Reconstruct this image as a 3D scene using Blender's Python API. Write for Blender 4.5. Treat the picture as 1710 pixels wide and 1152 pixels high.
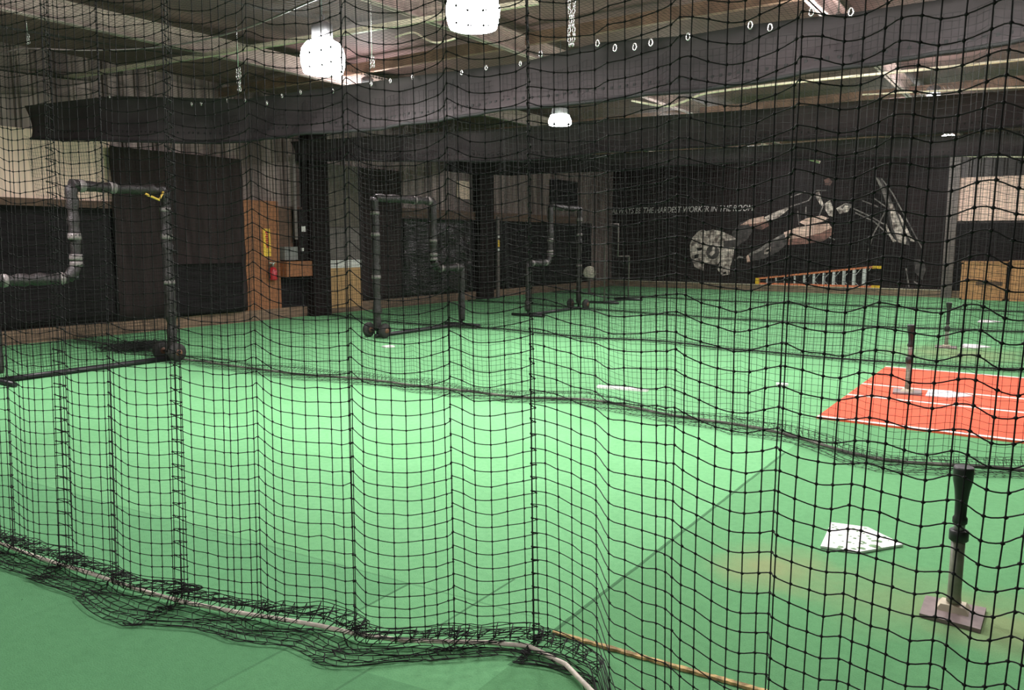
import bpy, math, random
import numpy as np
from mathutils import Vector, Matrix

# ------------------------------------------------------------------ reset
for o in list(bpy.data.objects):
    bpy.data.objects.remove(o, do_unlink=True)
scene = bpy.context.scene
COL = scene.collection

# ------------------------------------------------------------------ camera
W, H = 1710.0, 1152.0
F = 1310.0
CAMZ = 1.6
YAW = math.radians(34.6)
PITCH = math.radians(7.5)
fh = np.array([-math.sin(YAW), math.cos(YAW), 0.0])
rt = np.array([math.cos(YAW), math.sin(YAW), 0.0])
up0 = np.array([0, 0, 1.0])
fwd = fh * math.cos(PITCH) - up0 * math.sin(PITCH)
upv = fh * math.sin(PITCH) + up0 * math.cos(PITCH)
EYE = np.array([0, 0, CAMZ])
cam_data = bpy.data.cameras.new('camera')
cam_data.sensor_width = 36.0
cam_data.lens = 36.0 * F / W
cam_data.clip_end = 200
cam_data.clip_start = 0.05
cam = bpy.data.objects.new('camera', cam_data)
COL.objects.link(cam)
R = Matrix(((rt[0], upv[0], -fwd[0], EYE[0]), (rt[1], upv[1], -fwd[1], EYE[1]),
            (rt[2], upv[2], -fwd[2], EYE[2]), (0, 0, 0, 1)))
cam.matrix_world = R
scene.camera = cam

# ------------------------------------------------------------------ world, exposure
world = bpy.data.worlds.new('world')
scene.world = world
world.use_nodes = True
world.node_tree.nodes['Background'].inputs['Color'].default_value = (0.8, 0.85, 1.0, 1)
world.node_tree.nodes['Background'].inputs['Strength'].default_value = 0.02
scene.view_settings.view_transform = 'Standard'
scene.view_settings.look = 'None'
scene.view_settings.gamma = 1.0
scene.view_settings.exposure = -0.15
scene.view_settings.use_curve_mapping = False

LAMP_DOWN = 112.0      # watts of each lamp's open face
LAMP_GLOW = 62.0       # radiance of each acrylic reflector

# ------------------------------------------------------------------ pixel -> place
def ray(px, py):
    return rt * ((px - W / 2) / F) + upv * ((H / 2 - py) / F) + fwd
def at_z(px, py, z=0.0):
    d = ray(px, py); return EYE + d * ((z - CAMZ) / d[2])
def at_y(px, py, y):
    d = ray(px, py); return EYE + d * (y / d[1])
def at_x(px, py, x):
    d = ray(px, py); return EYE + d * (x / d[0])
def z_over(X, Y, py):
    f = X * fh[0] + Y * fh[1]
    k = (H / 2 - py) / F
    cp, sp = math.cos(PITCH), math.sin(PITCH)
    return CAMZ + f * (k * cp - sp) / (cp + k * sp)

# ------------------------------------------------------------------ materials
MATS = {}
def mat(name, col, rough=0.7, var=0.15, scale=12.0, bump=0.0, bscale=60.0, metal=0.0, emit=0.0, spec=0.5, col2=None, stretch=None):
    if name in MATS: return MATS[name]
    m = bpy.data.materials.new(name); m.use_nodes = True
    nt = m.node_tree; N = nt.nodes; L = nt.links
    b = N['Principled BSDF']
    b.inputs['Roughness'].default_value = rough
    b.inputs['Metallic'].default_value = metal
    b.inputs['Specular IOR Level'].default_value = spec
    tc = N.new('ShaderNodeTexCoord')
    src = tc.outputs['Object']
    if stretch:
        mp = N.new('ShaderNodeMapping'); mp.inputs['Scale'].default_value = stretch
        L.new(src, mp.inputs['Vector']); src = mp.outputs['Vector']
    nz = N.new('ShaderNodeTexNoise'); nz.inputs['Scale'].default_value = scale
    nz.inputs['Detail'].default_value = 5
    L.new(src, nz.inputs['Vector'])
    mx = N.new('ShaderNodeMix'); mx.data_type = 'RGBA'
    c2 = col2 if col2 else tuple(c * (1 - var) for c in col)
    c1 = col if col2 else tuple(min(1, c * (1 + var)) for c in col)
    mx.inputs[6].default_value = (*c1, 1); mx.inputs[7].default_value = (*c2, 1)
    cr = N.new('ShaderNodeMapRange')
    cr.inputs[1].default_value = 0.35; cr.inputs[2].default_value = 0.65
    L.new(nz.outputs['Fac'], cr.inputs[0]); L.new(cr.outputs[0], mx.inputs[0])
    L.new(mx.outputs[2], b.inputs['Base Color'])
    if bump:
        n2 = N.new('ShaderNodeTexNoise'); n2.inputs['Scale'].default_value = bscale
        n2.inputs['Detail'].default_value = 4
        L.new(src, n2.inputs['Vector'])
        bp = N.new('ShaderNodeBump'); bp.inputs['Strength'].default_value = bump
        bp.inputs['Distance'].default_value = 0.02
        L.new(n2.outputs['Fac'], bp.inputs['Height']); L.new(bp.outputs['Normal'], b.inputs['Normal'])
    if emit:
        b.inputs['Emission Color'].default_value = (*col, 1)
        b.inputs['Emission Strength'].default_value = emit
    MATS[name] = m
    return m

M_TWINE = mat('black_twine', (0.010, 0.011, 0.010), 0.75, 0.2, spec=0.3)
M_TWINE2 = mat('tarred_twine', (0.014, 0.014, 0.014), 0.7, 0.2, spec=0.35)
M_ROPE2 = mat('weathered_rope', (0.10, 0.095, 0.08), 0.8, 0.6, 6)
M_ROPE = mat('cream_rope', (0.80, 0.73, 0.62), 0.6, 0.15, 40)
M_PAD = mat('black_foam', (0.020, 0.016, 0.016), 0.45, 0.4, 25, 0.5, 60)
M_PIPE = mat('black_steel', (0.018, 0.018, 0.02), 0.4, 0.2)
M_TAPE = mat('grey_tape', (0.17, 0.15, 0.145), 0.4, 0.3, 60)
M_YTAPE = mat('yellow_strap', (0.75, 0.50, 0.08), 0.5, 0.1)
M_TYRE = mat('dark_tyre', (0.022, 0.020, 0.018), 0.7, 0.3)
M_HUB = mat('rusty_hub', (0.14, 0.06, 0.03), 0.5, 0.3)
M_CLOTH = mat('black_cloth', (0.025, 0.0205, 0.0205), 0.75, 0.35, 2.5, 0.5, 5, spec=.3, stretch=(.5, 1, 1.6))
M_TARP = mat('black_tarp', (0.010, 0.008, 0.009), 0.5, 0.3, 4, 0.8, 7, spec=0.12, stretch=(1, .35, 3.0))
M_TARPS = mat('shiny_tarp', (0.010, 0.008, 0.009), 0.27, 0.3, 4, 1.0, 7, spec=0.5, stretch=(1, .35, 3.0))
M_DRAPE = mat('grey_drape', (0.030, 0.021, 0.021), 0.8, 0.3, 3, 0.4, 4, stretch=(1, 3, .4), spec=.12)
M_TIMBER = mat('old_timber', (0.20, 0.13, 0.085), 0.75, 0.35, 10, 0.3, 30, stretch=(1, .3, 3))
M_TIMBER2 = mat('old_timber_across', (0.24, 0.17, 0.11), 0.75, 0.35, 10, 0.3, 30, stretch=(.3, 1, 3))
M_RAIL = mat('brown_rail', (0.10, 0.055, 0.035), 0.7, 0.3, 10)
M_OSB = mat('orange_board', (0.27, 0.105, 0.042), 0.65, 0.25, 25, stretch=(1, 2, .5))
M_PLY = mat('tan_plywood', (0.50, 0.30, 0.13), 0.6, 0.18, 12, stretch=(1, 3, .4))
M_PLYX = mat('amber_plywood', (0.52, 0.27, 0.115), 0.55, 0.18, 9, stretch=(3, 1, .5))
M_GREYPLY = mat('grey_board', (0.13, 0.105, 0.085), 0.7, 0.2, 6)
M_WHITE = mat('white_paint', (0.78, 0.76, 0.72), 0.5, 0.06)
M_PALE = mat('pale_sheet', (0.86, 0.62, 0.51), 0.6, 0.12, 3, stretch=(1, 4, .3))
M_STEELCOL = mat('grey_steel', (0.15, 0.125, 0.115), 0.5, 0.2, 6)
M_DARKCOL = mat('dark_steel', (0.012, 0.008, 0.008), 0.7, 0.2, spec=.12)
M_BEAM = mat('beam_paint', (0.52, 0.40, 0.37), 0.5, 0.2, 8)
M_BEAMD = mat('rafter_brown', (0.24, 0.14, 0.10), 0.6, 0.3, 5)
M_RED = mat('extinguisher_red', (0.45, 0.02, 0.03), 0.3, 0.1)
M_YEL = mat('yellow_board', (0.80, 0.52, 0.06), 0.5, 0.2, 30)
M_LADDER = mat('orange_fibreglass', (0.72, 0.23, 0.10), 0.5, 0.1)
M_ALU = mat('aluminium', (0.72, 0.72, 0.72), 0.35, 0.08, metal=0.3)
M_YCAP = mat('yellow_plastic', (0.85, 0.55, 0.03), 0.4, 0.08)
M_CHROME = mat('zinc_steel', (0.75, 0.74, 0.72), 0.25, 0.1, metal=0.8)
M_CONDUIT = mat('pale_conduit', (0.74, 0.66, 0.50), 0.35, 0.15, 20)
M_TEEBASE = mat('worn_rubber_plate', (0.215, 0.165, 0.155), 0.6, 0.15, 20)
M_TEERUB = mat('black_rubber', (0.014, 0.016, 0.015), 0.5, 0.2)
M_TEETUBE = mat('olive_grey_tube', (0.20, 0.21, 0.15), 0.4, 0.2, 18)
M_TEETUBE2 = mat('grey_tube', (0.26, 0.26, 0.24), 0.35, 0.2)
M_CREAM = mat('cream_socket', (0.55, 0.49, 0.36), 0.6, 0.12)
M_PLATE = mat('white_rubber', (0.86, 0.85, 0.84), 0.5, 0.03)
M_MAT = mat('orange_red_turf', (0.80, 0.115, 0.05), 0.9, 0.06, 8, 0.3, 300)
M_LINE = mat('white_line', (0.85, 0.80, 0.74), 0.8, 0.05)
M_LATH = mat('frayed_lath', (0.52, 0.36, 0.15), 0.8, 0.5, 25, 0.5, 80)
M_MURAL = mat('mural_black', (0.014, 0.008, 0.009), 0.5, 0.35, 1.5, 0.25, 14, stretch=(.5, 1, 2), spec=.15)
M_FACE = mat('mural_pale', (0.90, 0.78, 0.70), 0.6, 0.4, 8, col2=(0.12, 0.085, 0.075))
M_SLEEVE = mat('mural_sleeve', (0.10, 0.08, 0.08), 0.6, 0.4, 6, col2=(0.02, 0.015, 0.016))
M_SKIND = mat('mural_skin_shade', (0.30, 0.14, 0.11), 0.6, 0.3, 4, col2=(0.08, 0.04, 0.035))
M_SKIN = mat('mural_skin', (0.92, 0.66, 0.55), 0.6, 0.3, 3, col2=(0.55, 0.34, 0.27))
M_GREYFIG = mat('mural_grey', (0.33, 0.29, 0.27), 0.6, 0.4, 5, col2=(0.06, 0.05, 0.05))
M_DARKFIG = mat('mural_charcoal', (0.009, 0.006, 0.007), 0.6, 0.3, 3, spec=.1)
M_TEXT = mat('mural_lettering', (0.72, 0.66, 0.66), 0.6, 0.1)
M_HOUSING = mat('lamp_housing', (0.25, 0.25, 0.26), 0.4, 0.1, metal=0.6)
M_DOME = mat('lit_acrylic', (1.0, 0.98, 0.97), 0.3, 0.0, emit=LAMP_GLOW)
M_BOX = mat('grey_metal_box', (0.19, 0.19, 0.18), 0.5, 0.1)
M_DISC = mat('pale_disc', (0.62, 0.57, 0.46), 0.5, 0.2, 14)

def corrugated(name, axis, c1, c2):
    m = bpy.data.materials.new(name); m.use_nodes = True
    N = m.node_tree.nodes; L = m.node_tree.links; b = N['Principled BSDF']
    b.inputs['Roughness'].default_value = 0.45
    b.inputs['Metallic'].default_value = 0.25
    g = N.new('ShaderNodeNewGeometry'); sx = N.new('ShaderNodeSeparateXYZ'); L.new(g.outputs['Position'], sx.inputs[0])
    mul = N.new('ShaderNodeMath'); mul.operation = 'MULTIPLY'; mul.inputs[1].default_value = 2 * math.pi / 0.28
    L.new(sx.outputs[axis], mul.inputs[0])
    sn = N.new('ShaderNodeMath'); sn.operation = 'SINE'; L.new(mul.outputs[0], sn.inputs[0])
    pw = N.new('ShaderNodeMapRange'); pw.inputs[1].default_value = 0.4; pw.inputs[2].default_value = 0.9
    L.new(sn.outputs[0], pw.inputs[0])
    bp = N.new('ShaderNodeBump'); bp.inputs['Distance'].default_value = 0.05; bp.inputs['Strength'].default_value = 1.0
    L.new(pw.outputs[0], bp.inputs['Height']); L.new(bp.outputs['Normal'], b.inputs['Normal'])
    mp = N.new('ShaderNodeMapping'); mp.inputs['Scale'].default_value = (3.0, 3.0, 0.25)
    L.new(g.outputs['Position'], mp.inputs['Vector'])
    nz = N.new('ShaderNodeTexNoise'); nz.inputs['Scale'].default_value = 1.6; nz.inputs['Detail'].default_value = 6
    L.new(mp.outputs[0], nz.inputs['Vector'])
    mr = N.new('ShaderNodeMapRange'); mr.inputs[1].default_value = 0.4; mr.inputs[2].default_value = 0.62
    L.new(nz.outputs['Fac'], mr.inputs[0])
    mx = N.new('ShaderNodeMix'); mx.data_type = 'RGBA'
    mx.inputs[6].default_value = (*c1, 1); mx.inputs[7].default_value = (*c2, 1)
    L.new(mr.outputs[0], mx.inputs[0]); L.new(mx.outputs[2], b.inputs['Base Color'])
    return m
M_WALLL = corrugated('corrugated_wall', 1, (0.125, 0.088, 0.08), (0.31, 0.235, 0.215))
M_WALLB = corrugated('corrugated_back_wall', 0, (0.030, 0.025, 0.024), (0.07, 0.06, 0.055))
M_CEIL = mat('ceiling_lining', (0.17, 0.092, 0.09), 0.75, 0.25, 1.2, 0.2, 5)

# --- turf: right strip with turned pile, darker regions, painted front shade, seams, dirt
def turf_material():
    m = bpy.data.materials.new('green_turf'); m.use_nodes = True
    N = m.node_tree.nodes; L = m.node_tree.links; b = N['Principled BSDF']
    b.inputs['Roughness'].default_value = 0.95
    b.inputs['Specular IOR Level'].default_value = 0.15
    g = N.new('ShaderNodeNewGeometry'); sx = N.new('ShaderNodeSeparateXYZ'); L.new(g.outputs['Position'], sx.inputs[0])
    def math_(op, a, bb=None, c=None):
        n = N.new('ShaderNodeMath'); n.operation = op
        for i, v in enumerate((a, bb, c)):
            if v is None: continue
            if isinstance(v, (int, float)): n.inputs[i].default_value = v
            else: L.new(v, n.inputs[i])
        return n.outputs[0]
    def mix(f, a, bb):
        n = N.new('ShaderNodeMix'); n.data_type = 'RGBA'
        for i, v in ((0, f), (6, a), (7, bb)):
            if isinstance(v, (int, float)): n.inputs[i].default_value = v
            elif isinstance(v, tuple): n.inputs[i].default_value = (*v, 1)
            else: L.new(v, n.inputs[i])
        return n.outputs[2]
    def noise(s, d=4):
        n = N.new('ShaderNodeTexNoise'); n.inputs['Scale'].default_value = s; n.inputs['Detail'].default_value = d
        L.new(g.outputs['Position'], n.inputs['Vector']); return n.outputs['Fac']
    X, Y = sx.outputs[0], sx.outputs[1]
    n1 = noise(1.3); n2 = noise(26, 6); n3 = noise(160, 3)
    def smooth(v, lo, hi):
        n = N.new('ShaderNodeMapRange'); n.inputs[1].default_value = lo; n.inputs[2].default_value = hi
        L.new(v, n.inputs[0]); return n.outputs[0]
    base = mix(smooth(n1, .35, .65), (0.185, 0.47, 0.215), (0.165, 0.43, 0.19))
    # right-hand strip, pile the other way
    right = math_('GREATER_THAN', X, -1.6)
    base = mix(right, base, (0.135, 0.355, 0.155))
    # front-left region, darker
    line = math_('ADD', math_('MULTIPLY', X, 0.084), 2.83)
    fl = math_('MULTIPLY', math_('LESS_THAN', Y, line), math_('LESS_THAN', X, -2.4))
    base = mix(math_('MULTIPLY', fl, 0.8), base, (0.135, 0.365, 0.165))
    # near floor outside the net: shade painted in as darker turf
    near = math_('LESS_THAN', Y, math_('ADD', math_('MULTIPLY', X, 0.16), 2.28))
    base = mix(math_('MULTIPLY', near, 0.6), base, (0.115, 0.31, 0.14))
    base = mix(math_('MULTIPLY', smooth(n2, .4, .75), 0.22), base, (0.05, 0.19, 0.075))
    base = mix(math_('MULTIPLY', smooth(n3, .45, .7), 0.25), base, (0.045, 0.16, 0.06))
    # seams
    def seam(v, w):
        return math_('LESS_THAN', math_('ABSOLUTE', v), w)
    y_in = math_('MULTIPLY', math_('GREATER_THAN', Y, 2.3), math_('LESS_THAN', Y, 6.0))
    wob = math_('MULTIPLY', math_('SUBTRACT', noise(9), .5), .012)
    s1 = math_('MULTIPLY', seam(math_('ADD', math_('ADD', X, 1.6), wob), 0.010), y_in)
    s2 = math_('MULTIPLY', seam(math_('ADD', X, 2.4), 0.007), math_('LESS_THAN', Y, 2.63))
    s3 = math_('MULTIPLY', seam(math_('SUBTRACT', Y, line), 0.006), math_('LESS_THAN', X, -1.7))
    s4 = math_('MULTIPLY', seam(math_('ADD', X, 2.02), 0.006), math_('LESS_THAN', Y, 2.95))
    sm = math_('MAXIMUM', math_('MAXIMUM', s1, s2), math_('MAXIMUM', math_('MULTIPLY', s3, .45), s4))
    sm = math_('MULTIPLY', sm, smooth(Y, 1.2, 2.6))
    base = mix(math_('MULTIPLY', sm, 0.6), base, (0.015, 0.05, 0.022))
    # tan dirt
    def blot(c, r, fac):
        dx = math_('SUBTRACT', X, float(c[0])); dy = math_('SUBTRACT', Y, float(c[1]))
        d = math_('SQRT', math_('ADD', math_('MULTIPLY', dx, dx), math_('MULTIPLY', dy, dy)))
        d = math_('ADD', d, math_('MULTIPLY', math_('SUBTRACT', noise(4), .5), r * .9))
        n = N.new('ShaderNodeMapRange'); n.inputs[1].default_value = r; n.inputs[2].default_value = r * .15
        L.new(d, n.inputs[0]); return math_('MULTIPLY', n.outputs[0], fac)
    for c, r, f in ((at_z(1285, 948), .36, .6), (at_z(1500, 1000), .5, .28), (at_z(1690, 1045), .4, .5), (at_z(1600, 590), 1.2, .45)):
        base = mix(blot(c, r, f), base, (0.32, 0.31, 0.15))
    # little dark specks
    sp = math_('GREATER_THAN', noise(38, 1), 0.80)
    base = mix(math_('MULTIPLY', sp, .6), base, (0.02, 0.05, 0.03))
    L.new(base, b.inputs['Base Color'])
    bp = N.new('ShaderNodeBump'); bp.inputs['Strength'].default_value = .5; bp.inputs['Distance'].default_value = .006
    L.new(n3, bp.inputs['Height']); L.new(bp.outputs['Normal'], b.inputs['Normal'])
    return m
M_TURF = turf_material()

# ------------------------------------------------------------------ mesh builder
class MB:
    def __init__(s): s.v = []; s.f = []; s.mi = []; s.sm = []
    def _add(s, vs, fs, smooth=False):
        o = len(s.v); s.v += [tuple(map(float, p)) for p in vs]
        for f in fs: s.f.append(tuple(i + o for i in f)); s.sm.append(smooth)
        return s
    def box(s, a, b):
        x0, y0, z0 = (min(p, q) for p, q in zip(a, b)); x1, y1, z1 = (max(p, q) for p, q in zip(a, b))
        vs = [(x0, y0, z0), (x1, y0, z0), (x1, y1, z0), (x0, y1, z0), (x0, y0, z1), (x1, y0, z1), (x1, y1, z1), (x0, y1, z1)]
        return s._add(vs, [(0, 3, 2, 1), (4, 5, 6, 7), (0, 1, 5, 4), (1, 2, 6, 5), (2, 3, 7, 6), (3, 0, 4, 7)])
    def hexa(s, bottom, top):
        return s._add(list(bottom) + list(top), [(3, 2, 1, 0), (4, 5, 6, 7), (0, 1, 5, 4), (1, 2, 6, 5), (2, 3, 7, 6), (3, 0, 4, 7)])
    def prism(s, pts, off):
        n = len(pts); pts = [np.array(p, float) for p in pts]; off = np.array(off, float)
        vs = pts + [p + off for p in pts]
        fs = [tuple(range(n))[::-1], tuple(range(n, 2 * n))] + [(i, (i + 1) % n, n + (i + 1) % n, n + i) for i in range(n)]
        return s._add(vs, fs)
    def bar(s, p, q, w, h, ref=(0, 0, 1)):
        p = np.array(p, float); q = np.array(q, float); t = q - p; t /= np.linalg.norm(t)
        r = np.array(ref, float); a = np.cross(t, r); a /= np.linalg.norm(a); b = np.cross(a, t)
        c = [(-w / 2, -h / 2), (w / 2, -h / 2), (w / 2, h / 2), (-w / 2, h / 2)]
        return s.hexa([p + a * i + b * j for i, j in c], [q + a * i + b * j for i, j in c])
    def tube(s, pts, r, n=8, caps=True):
        P = np.array(pts, float); k = len(P)
        rr = np.full(k, r) if np.isscalar(r) else np.array(r, float)
        T = np.gradient(P, axis=0); T /= np.linalg.norm(T, axis=1)[:, None] + 1e-12
        ref = np.array([0, 0, 1.0]) if abs(T[0][2]) < .9 else np.array([1.0, 0, 0])
        a = np.cross(T[0], ref); a /= np.linalg.norm(a)
        vs = []
        for i in range(k):
            a = a - T[i] * np.dot(a, T[i]); a /= np.linalg.norm(a) + 1e-12
            b = np.cross(T[i], a)
            for j in range(n):
                th = 2 * math.pi * j / n
                vs.append(P[i] + (a * math.cos(th) + b * math.sin(th)) * rr[i])
        fs = [(i * n + j, i * n + (j + 1) % n, (i + 1) * n + (j + 1) % n, (i + 1) * n + j) for i in range(k - 1) for j in range(n)]
        s._add(vs, fs, True)
        if caps:
            o = len(s.v) - k * n
            s.f.append(tuple(o + j for j in range(n))[::-1]); s.sm.append(False)
            s.f.append(tuple(o + (k - 1) * n + j for j in range(n))); s.sm.append(False)
        return s
    def lathe(s, prof, c=(0, 0, 0), n=16, axis='z'):
        vs = []
        for r, h in prof:
            for j in range(n):
                th = 2 * math.pi * j / n; a, b = r * math.cos(th), r * math.sin(th)
                p = (a, b, h) if axis == 'z' else ((h, a, b) if axis == 'x' else (b, h, a))
                vs.append(np.array(p) + np.array(c))
        k = len(prof)
        fs = [(i * n + j, i * n + (j + 1) % n, (i + 1) * n + (j + 1) % n, (i + 1) * n + j) for i in range(k - 1) for j in range(n)]
        s._add(vs, fs, True)
        o = len(s.v) - k * n
        s.f.append(tuple(o + j for j in range(n))[::-1]); s.sm.append(False)
        s.f.append(tuple(o + (k - 1) * n + j for j in range(n))); s.sm.append(False)
        return s
    def torus(s, c, R0, r, u=(1, 0, 0), v=(0, 0, 1), n=12, m=6, squash=1.0):
        c = np.array(c, float); u = np.array(u, float); v = np.array(v, float); w = np.cross(u, v)
        vs = []
        for i in range(n):
            a = 2 * math.pi * i / n; d = u * math.cos(a) + v * math.sin(a) * squash
            dn = u * math.cos(a) + v * math.sin(a)
            for j in range(m):
                b = 2 * math.pi * j / m
                vs.append(c + d * R0 + dn * r * math.cos(b) + w * r * math.sin(b))
        fs = [(i * m + j, ((i + 1) % n) * m + j, ((i + 1) % n) * m + (j + 1) % m, i * m + (j + 1) % m) for i in range(n) for j in range(m)]
        return s._add(vs, fs, True)
    def build(s, name, material, parent=None, origin=None):
        me = bpy.data.meshes.new(name)
        o3 = np.zeros(3) if origin is None else np.array(origin, float)
        me.from_pydata([tuple(np.array(p) - o3) for p in s.v], [], s.f)
        me.materials.append(material)
        me.polygons.foreach_set('use_smooth', s.sm)
        me.update()
        o = bpy.data.objects.new(name, me); COL.objects.link(o)
        if parent: o.parent = parent
        elif origin is not None: o.location = origin
        return o

def tag(o, label=None, cat=None, group=None, kind=None):
    if label: o['label'] = label
    if cat: o['category'] = cat
    if group: o['group'] = group
    if kind: o['kind'] = kind
    return o
def thing(name, label, cat, loc=(0, 0, 0), group=None):
    o = bpy.data.objects.new(name, None); COL.objects.link(o); o.empty_display_size = .1
    o.location = tuple(map(float, loc))
    return tag(o, label, cat, group)
def struct(name, mb, m):
    return tag(mb.build(name, m), kind='structure')

# ------------------------------------------------------------------ fast strand meshes
def strands(P, ref, r, sides):
    """P (S,N,3) polylines -> vertices and quads of thin tubes"""
    S, n, _ = P.shape
    T = np.gradient(P, axis=1); T /= np.linalg.norm(T, axis=2, keepdims=True) + 1e-9
    a = np.cross(T, ref); a /= np.linalg.norm(a, axis=2, keepdims=True) + 1e-9
    b = np.cross(T, a)
    th = np.arange(sides) * 2 * math.pi / sides
    V = P[:, :, None, :] + r * (a[:, :, None, :] * np.cos(th)[None, None, :, None] + b[:, :, None, :] * np.sin(th)[None, None, :, None])
    idx = np.arange(S * n * sides).reshape(S, n, sides)
    A = idx[:, :-1, :]; B = idx[:, 1:, :]
    Q = np.stack([A, np.roll(A, -1, 2), np.roll(B, -1, 2), B], axis=-1).reshape(-1, 4)
    return V.reshape(-1, 3), Q
def knots(C, r):
    d = np.array([(1, 0, 0), (-1, 0, 0), (0, 1, 0), (0, -1, 0), (0, 0, 1), (0, 0, -1)], float) * r
    V = (C[:, None, :] + d[None]).reshape(-1, 3)
    t = np.array([(0, 2, 4), (2, 1, 4), (1, 3, 4), (3, 0, 4), (2, 0, 5), (1, 2, 5), (3, 1, 5), (0, 3, 5)])
    Fc = (t[None] + (np.arange(len(C)) * 6)[:, None, None]).reshape(-1, 3)
    return V, Fc
def np_mesh(name, chunks, material, parent=None):
    Vs, loops, starts, totals = [], [], [], []; vo = 0; lo = 0
    for V, Q in chunks:
        if len(V) == 0: continue
        Vs.append(V); loops.append((Q + vo).ravel())
        k = Q.shape[1]; starts.append(lo + np.arange(len(Q)) * k); totals.append(np.full(len(Q), k)); lo += Q.size; vo += len(V)
    V = np.concatenate(Vs).astype(np.float32); Lp = np.concatenate(loops).astype(np.int32)
    me = bpy.data.meshes.new(name)
    me.vertices.add(len(V)); me.vertices.foreach_set('co', V.ravel())
    me.loops.add(len(Lp)); me.loops.foreach_set('vertex_index', Lp)
    st = np.concatenate(starts).astype(np.int32); me.polygons.add(len(st))
    me.polygons.foreach_set('loop_start', st); me.polygons.foreach_set('loop_total', np.concatenate(totals).astype(np.int32))
    me.polygons.foreach_set('use_smooth', np.ones(len(st), bool))
    me.materials.append(material)
    me.update(calc_edges=True)
    o = bpy.data.objects.new(name, me); COL.objects.link(o)
    if parent: o.parent = parent
    return o
def resample(P, k):
    """catmull-style smooth refinement along axis 1"""
    S, n, _ = P.shape
    t = np.linspace(0, n - 1, (n - 1) * k + 1); i = np.clip(t.astype(int), 0, n - 2); f = (t - i)[None, :, None]
    p0 = P[:, np.clip(i - 1, 0, n - 1)]; p1 = P[:, i]; p2 = P[:, i + 1]; p3 = P[:, np.clip(i + 2, 0, n - 1)]
    return .5 * (2 * p1 + (p2 - p0) * f + (2 * p0 - 5 * p1 + 4 * p2 - p3) * f ** 2 + (3 * p1 - p0 - 3 * p2 + p3) * f ** 3)

# ================================================================== SETTING
XW, YB, XR, YF, ZC = -13.4, 25.9, 7.0, -4.0, 4.6
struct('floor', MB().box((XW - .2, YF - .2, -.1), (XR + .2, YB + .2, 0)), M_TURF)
struct('wall_left', MB().box((XW - .15, YF, 0), (XW, YB, ZC)), M_WALLL)
struct('wall_back', MB().box((XW, YB, 0), (XR, YB + .15, ZC)), M_WALLB)
struct('wall_right', MB().box((XR, YF, 0), (XR + .15, YB, ZC)), M_WALLB)
struct('wall_front', MB().box((XW, YF - .15, 0), (XR, YF, ZC)), M_WALLB)
struct('ceiling', MB().box((XW - .15, YF - .15, ZC), (XR + .15, YB + .15, ZC + .1)), M_CEIL)
struct('baseboard_left', MB().box((XW, YF, .035), (XW + .1, YB - .15, .22)).box((XW, YF, 0), (XW + .085, YB - .15, .035)), M_TIMBER)
struct('baseboard_back', MB().box((XW, YB - .17, 0), (XR, YB, .2)), M_TIMBER2)

# roof beams running away from the viewer (I-section), rafters across
def ibeam(n, X, z, y0, y1, w=.10, h=.26):
    mb = MB().box((X - w / 2, y0, z), (X + w / 2, y1, z + .018)).box((X - .01, y0, z), (X + .01, y1, z + h)).box((X - w / 2, y0, z + h - .018), (X + w / 2, y1, z + h))
    return struct('trim_%d' % n, mb, M_BEAM)
def beam_x(px, py, z):
    return at_z(px, py, z)[0]
ibeam(1, beam_x(872, 91.5, 4.2), 4.2, YF, YB)
ibeam(2, beam_x(266, 74, 4.2), 4.2, YF, YB)
ibeam(3, beam_x(266, 74, 4.2) + 7.6, 4.2, YF, YB)
def rafter(n, p, q, w, h, m):
    struct('trim_%d' % n, MB().bar(p, q, w, h), m)
rafter(4, at_y(-60, 157, 6.5), at_y(900, 2, 7.3), .05, .06, M_CONDUIT)
rafter(5, (XW, 9.6, 4.42), (XR, 9.6, 4.42), .08, .16, M_BEAMD)
rafter(6, (XW, 4.4, 4.42), (XR, 4.4, 4.42), .08, .16, M_BEAMD)
rafter(7, (XW, 16.2, 4.3), (XR, 16.2, 4.3), .08, .16, M_BEAMD)
rafter(8, (XW, 22, 4.3), (XR, 22, 4.3), .08, .16, M_BEAMD)

def wall_panel(name, pts, m, label, cat, off=.03, thick=.03, parent=None, X=XW):
    P = [at_x(px, py, X + off) for px, py in pts]
    o = MB().prism(P, (thick, 0, 0)).build(name, m, parent)
    if not parent: tag(o, label, cat)
    return o
def wpx(px, y0, y1):
    """vertical edge on the left wall: the two points share one Y"""
    a = at_x(px, (y0 + y1) / 2, XW)
    return a[1]
def wall_rect(name, px0, px1, py_top, py_bot, m, label, cat, off=0.0, thick=.04, parent=None):
    a = at_x(px0, (py_top + py_bot) / 2, XW); b = at_x(px1, (py_top + py_bot) / 2, XW)
    zt = z_over(XW, a[1], py_top); zb = z_over(XW, a[1], py_bot)
    o = MB().box((XW + off, a[1], max(zb, 0)), (XW + off + thick, b[1], zt)).build(name, m, parent)
    if not parent: tag(o, label, cat)
    return o
def wy(px, py=400): return at_x(px, py, XW)[1]
def wz(px, py): return at_x(px, py, XW)[2]

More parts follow.
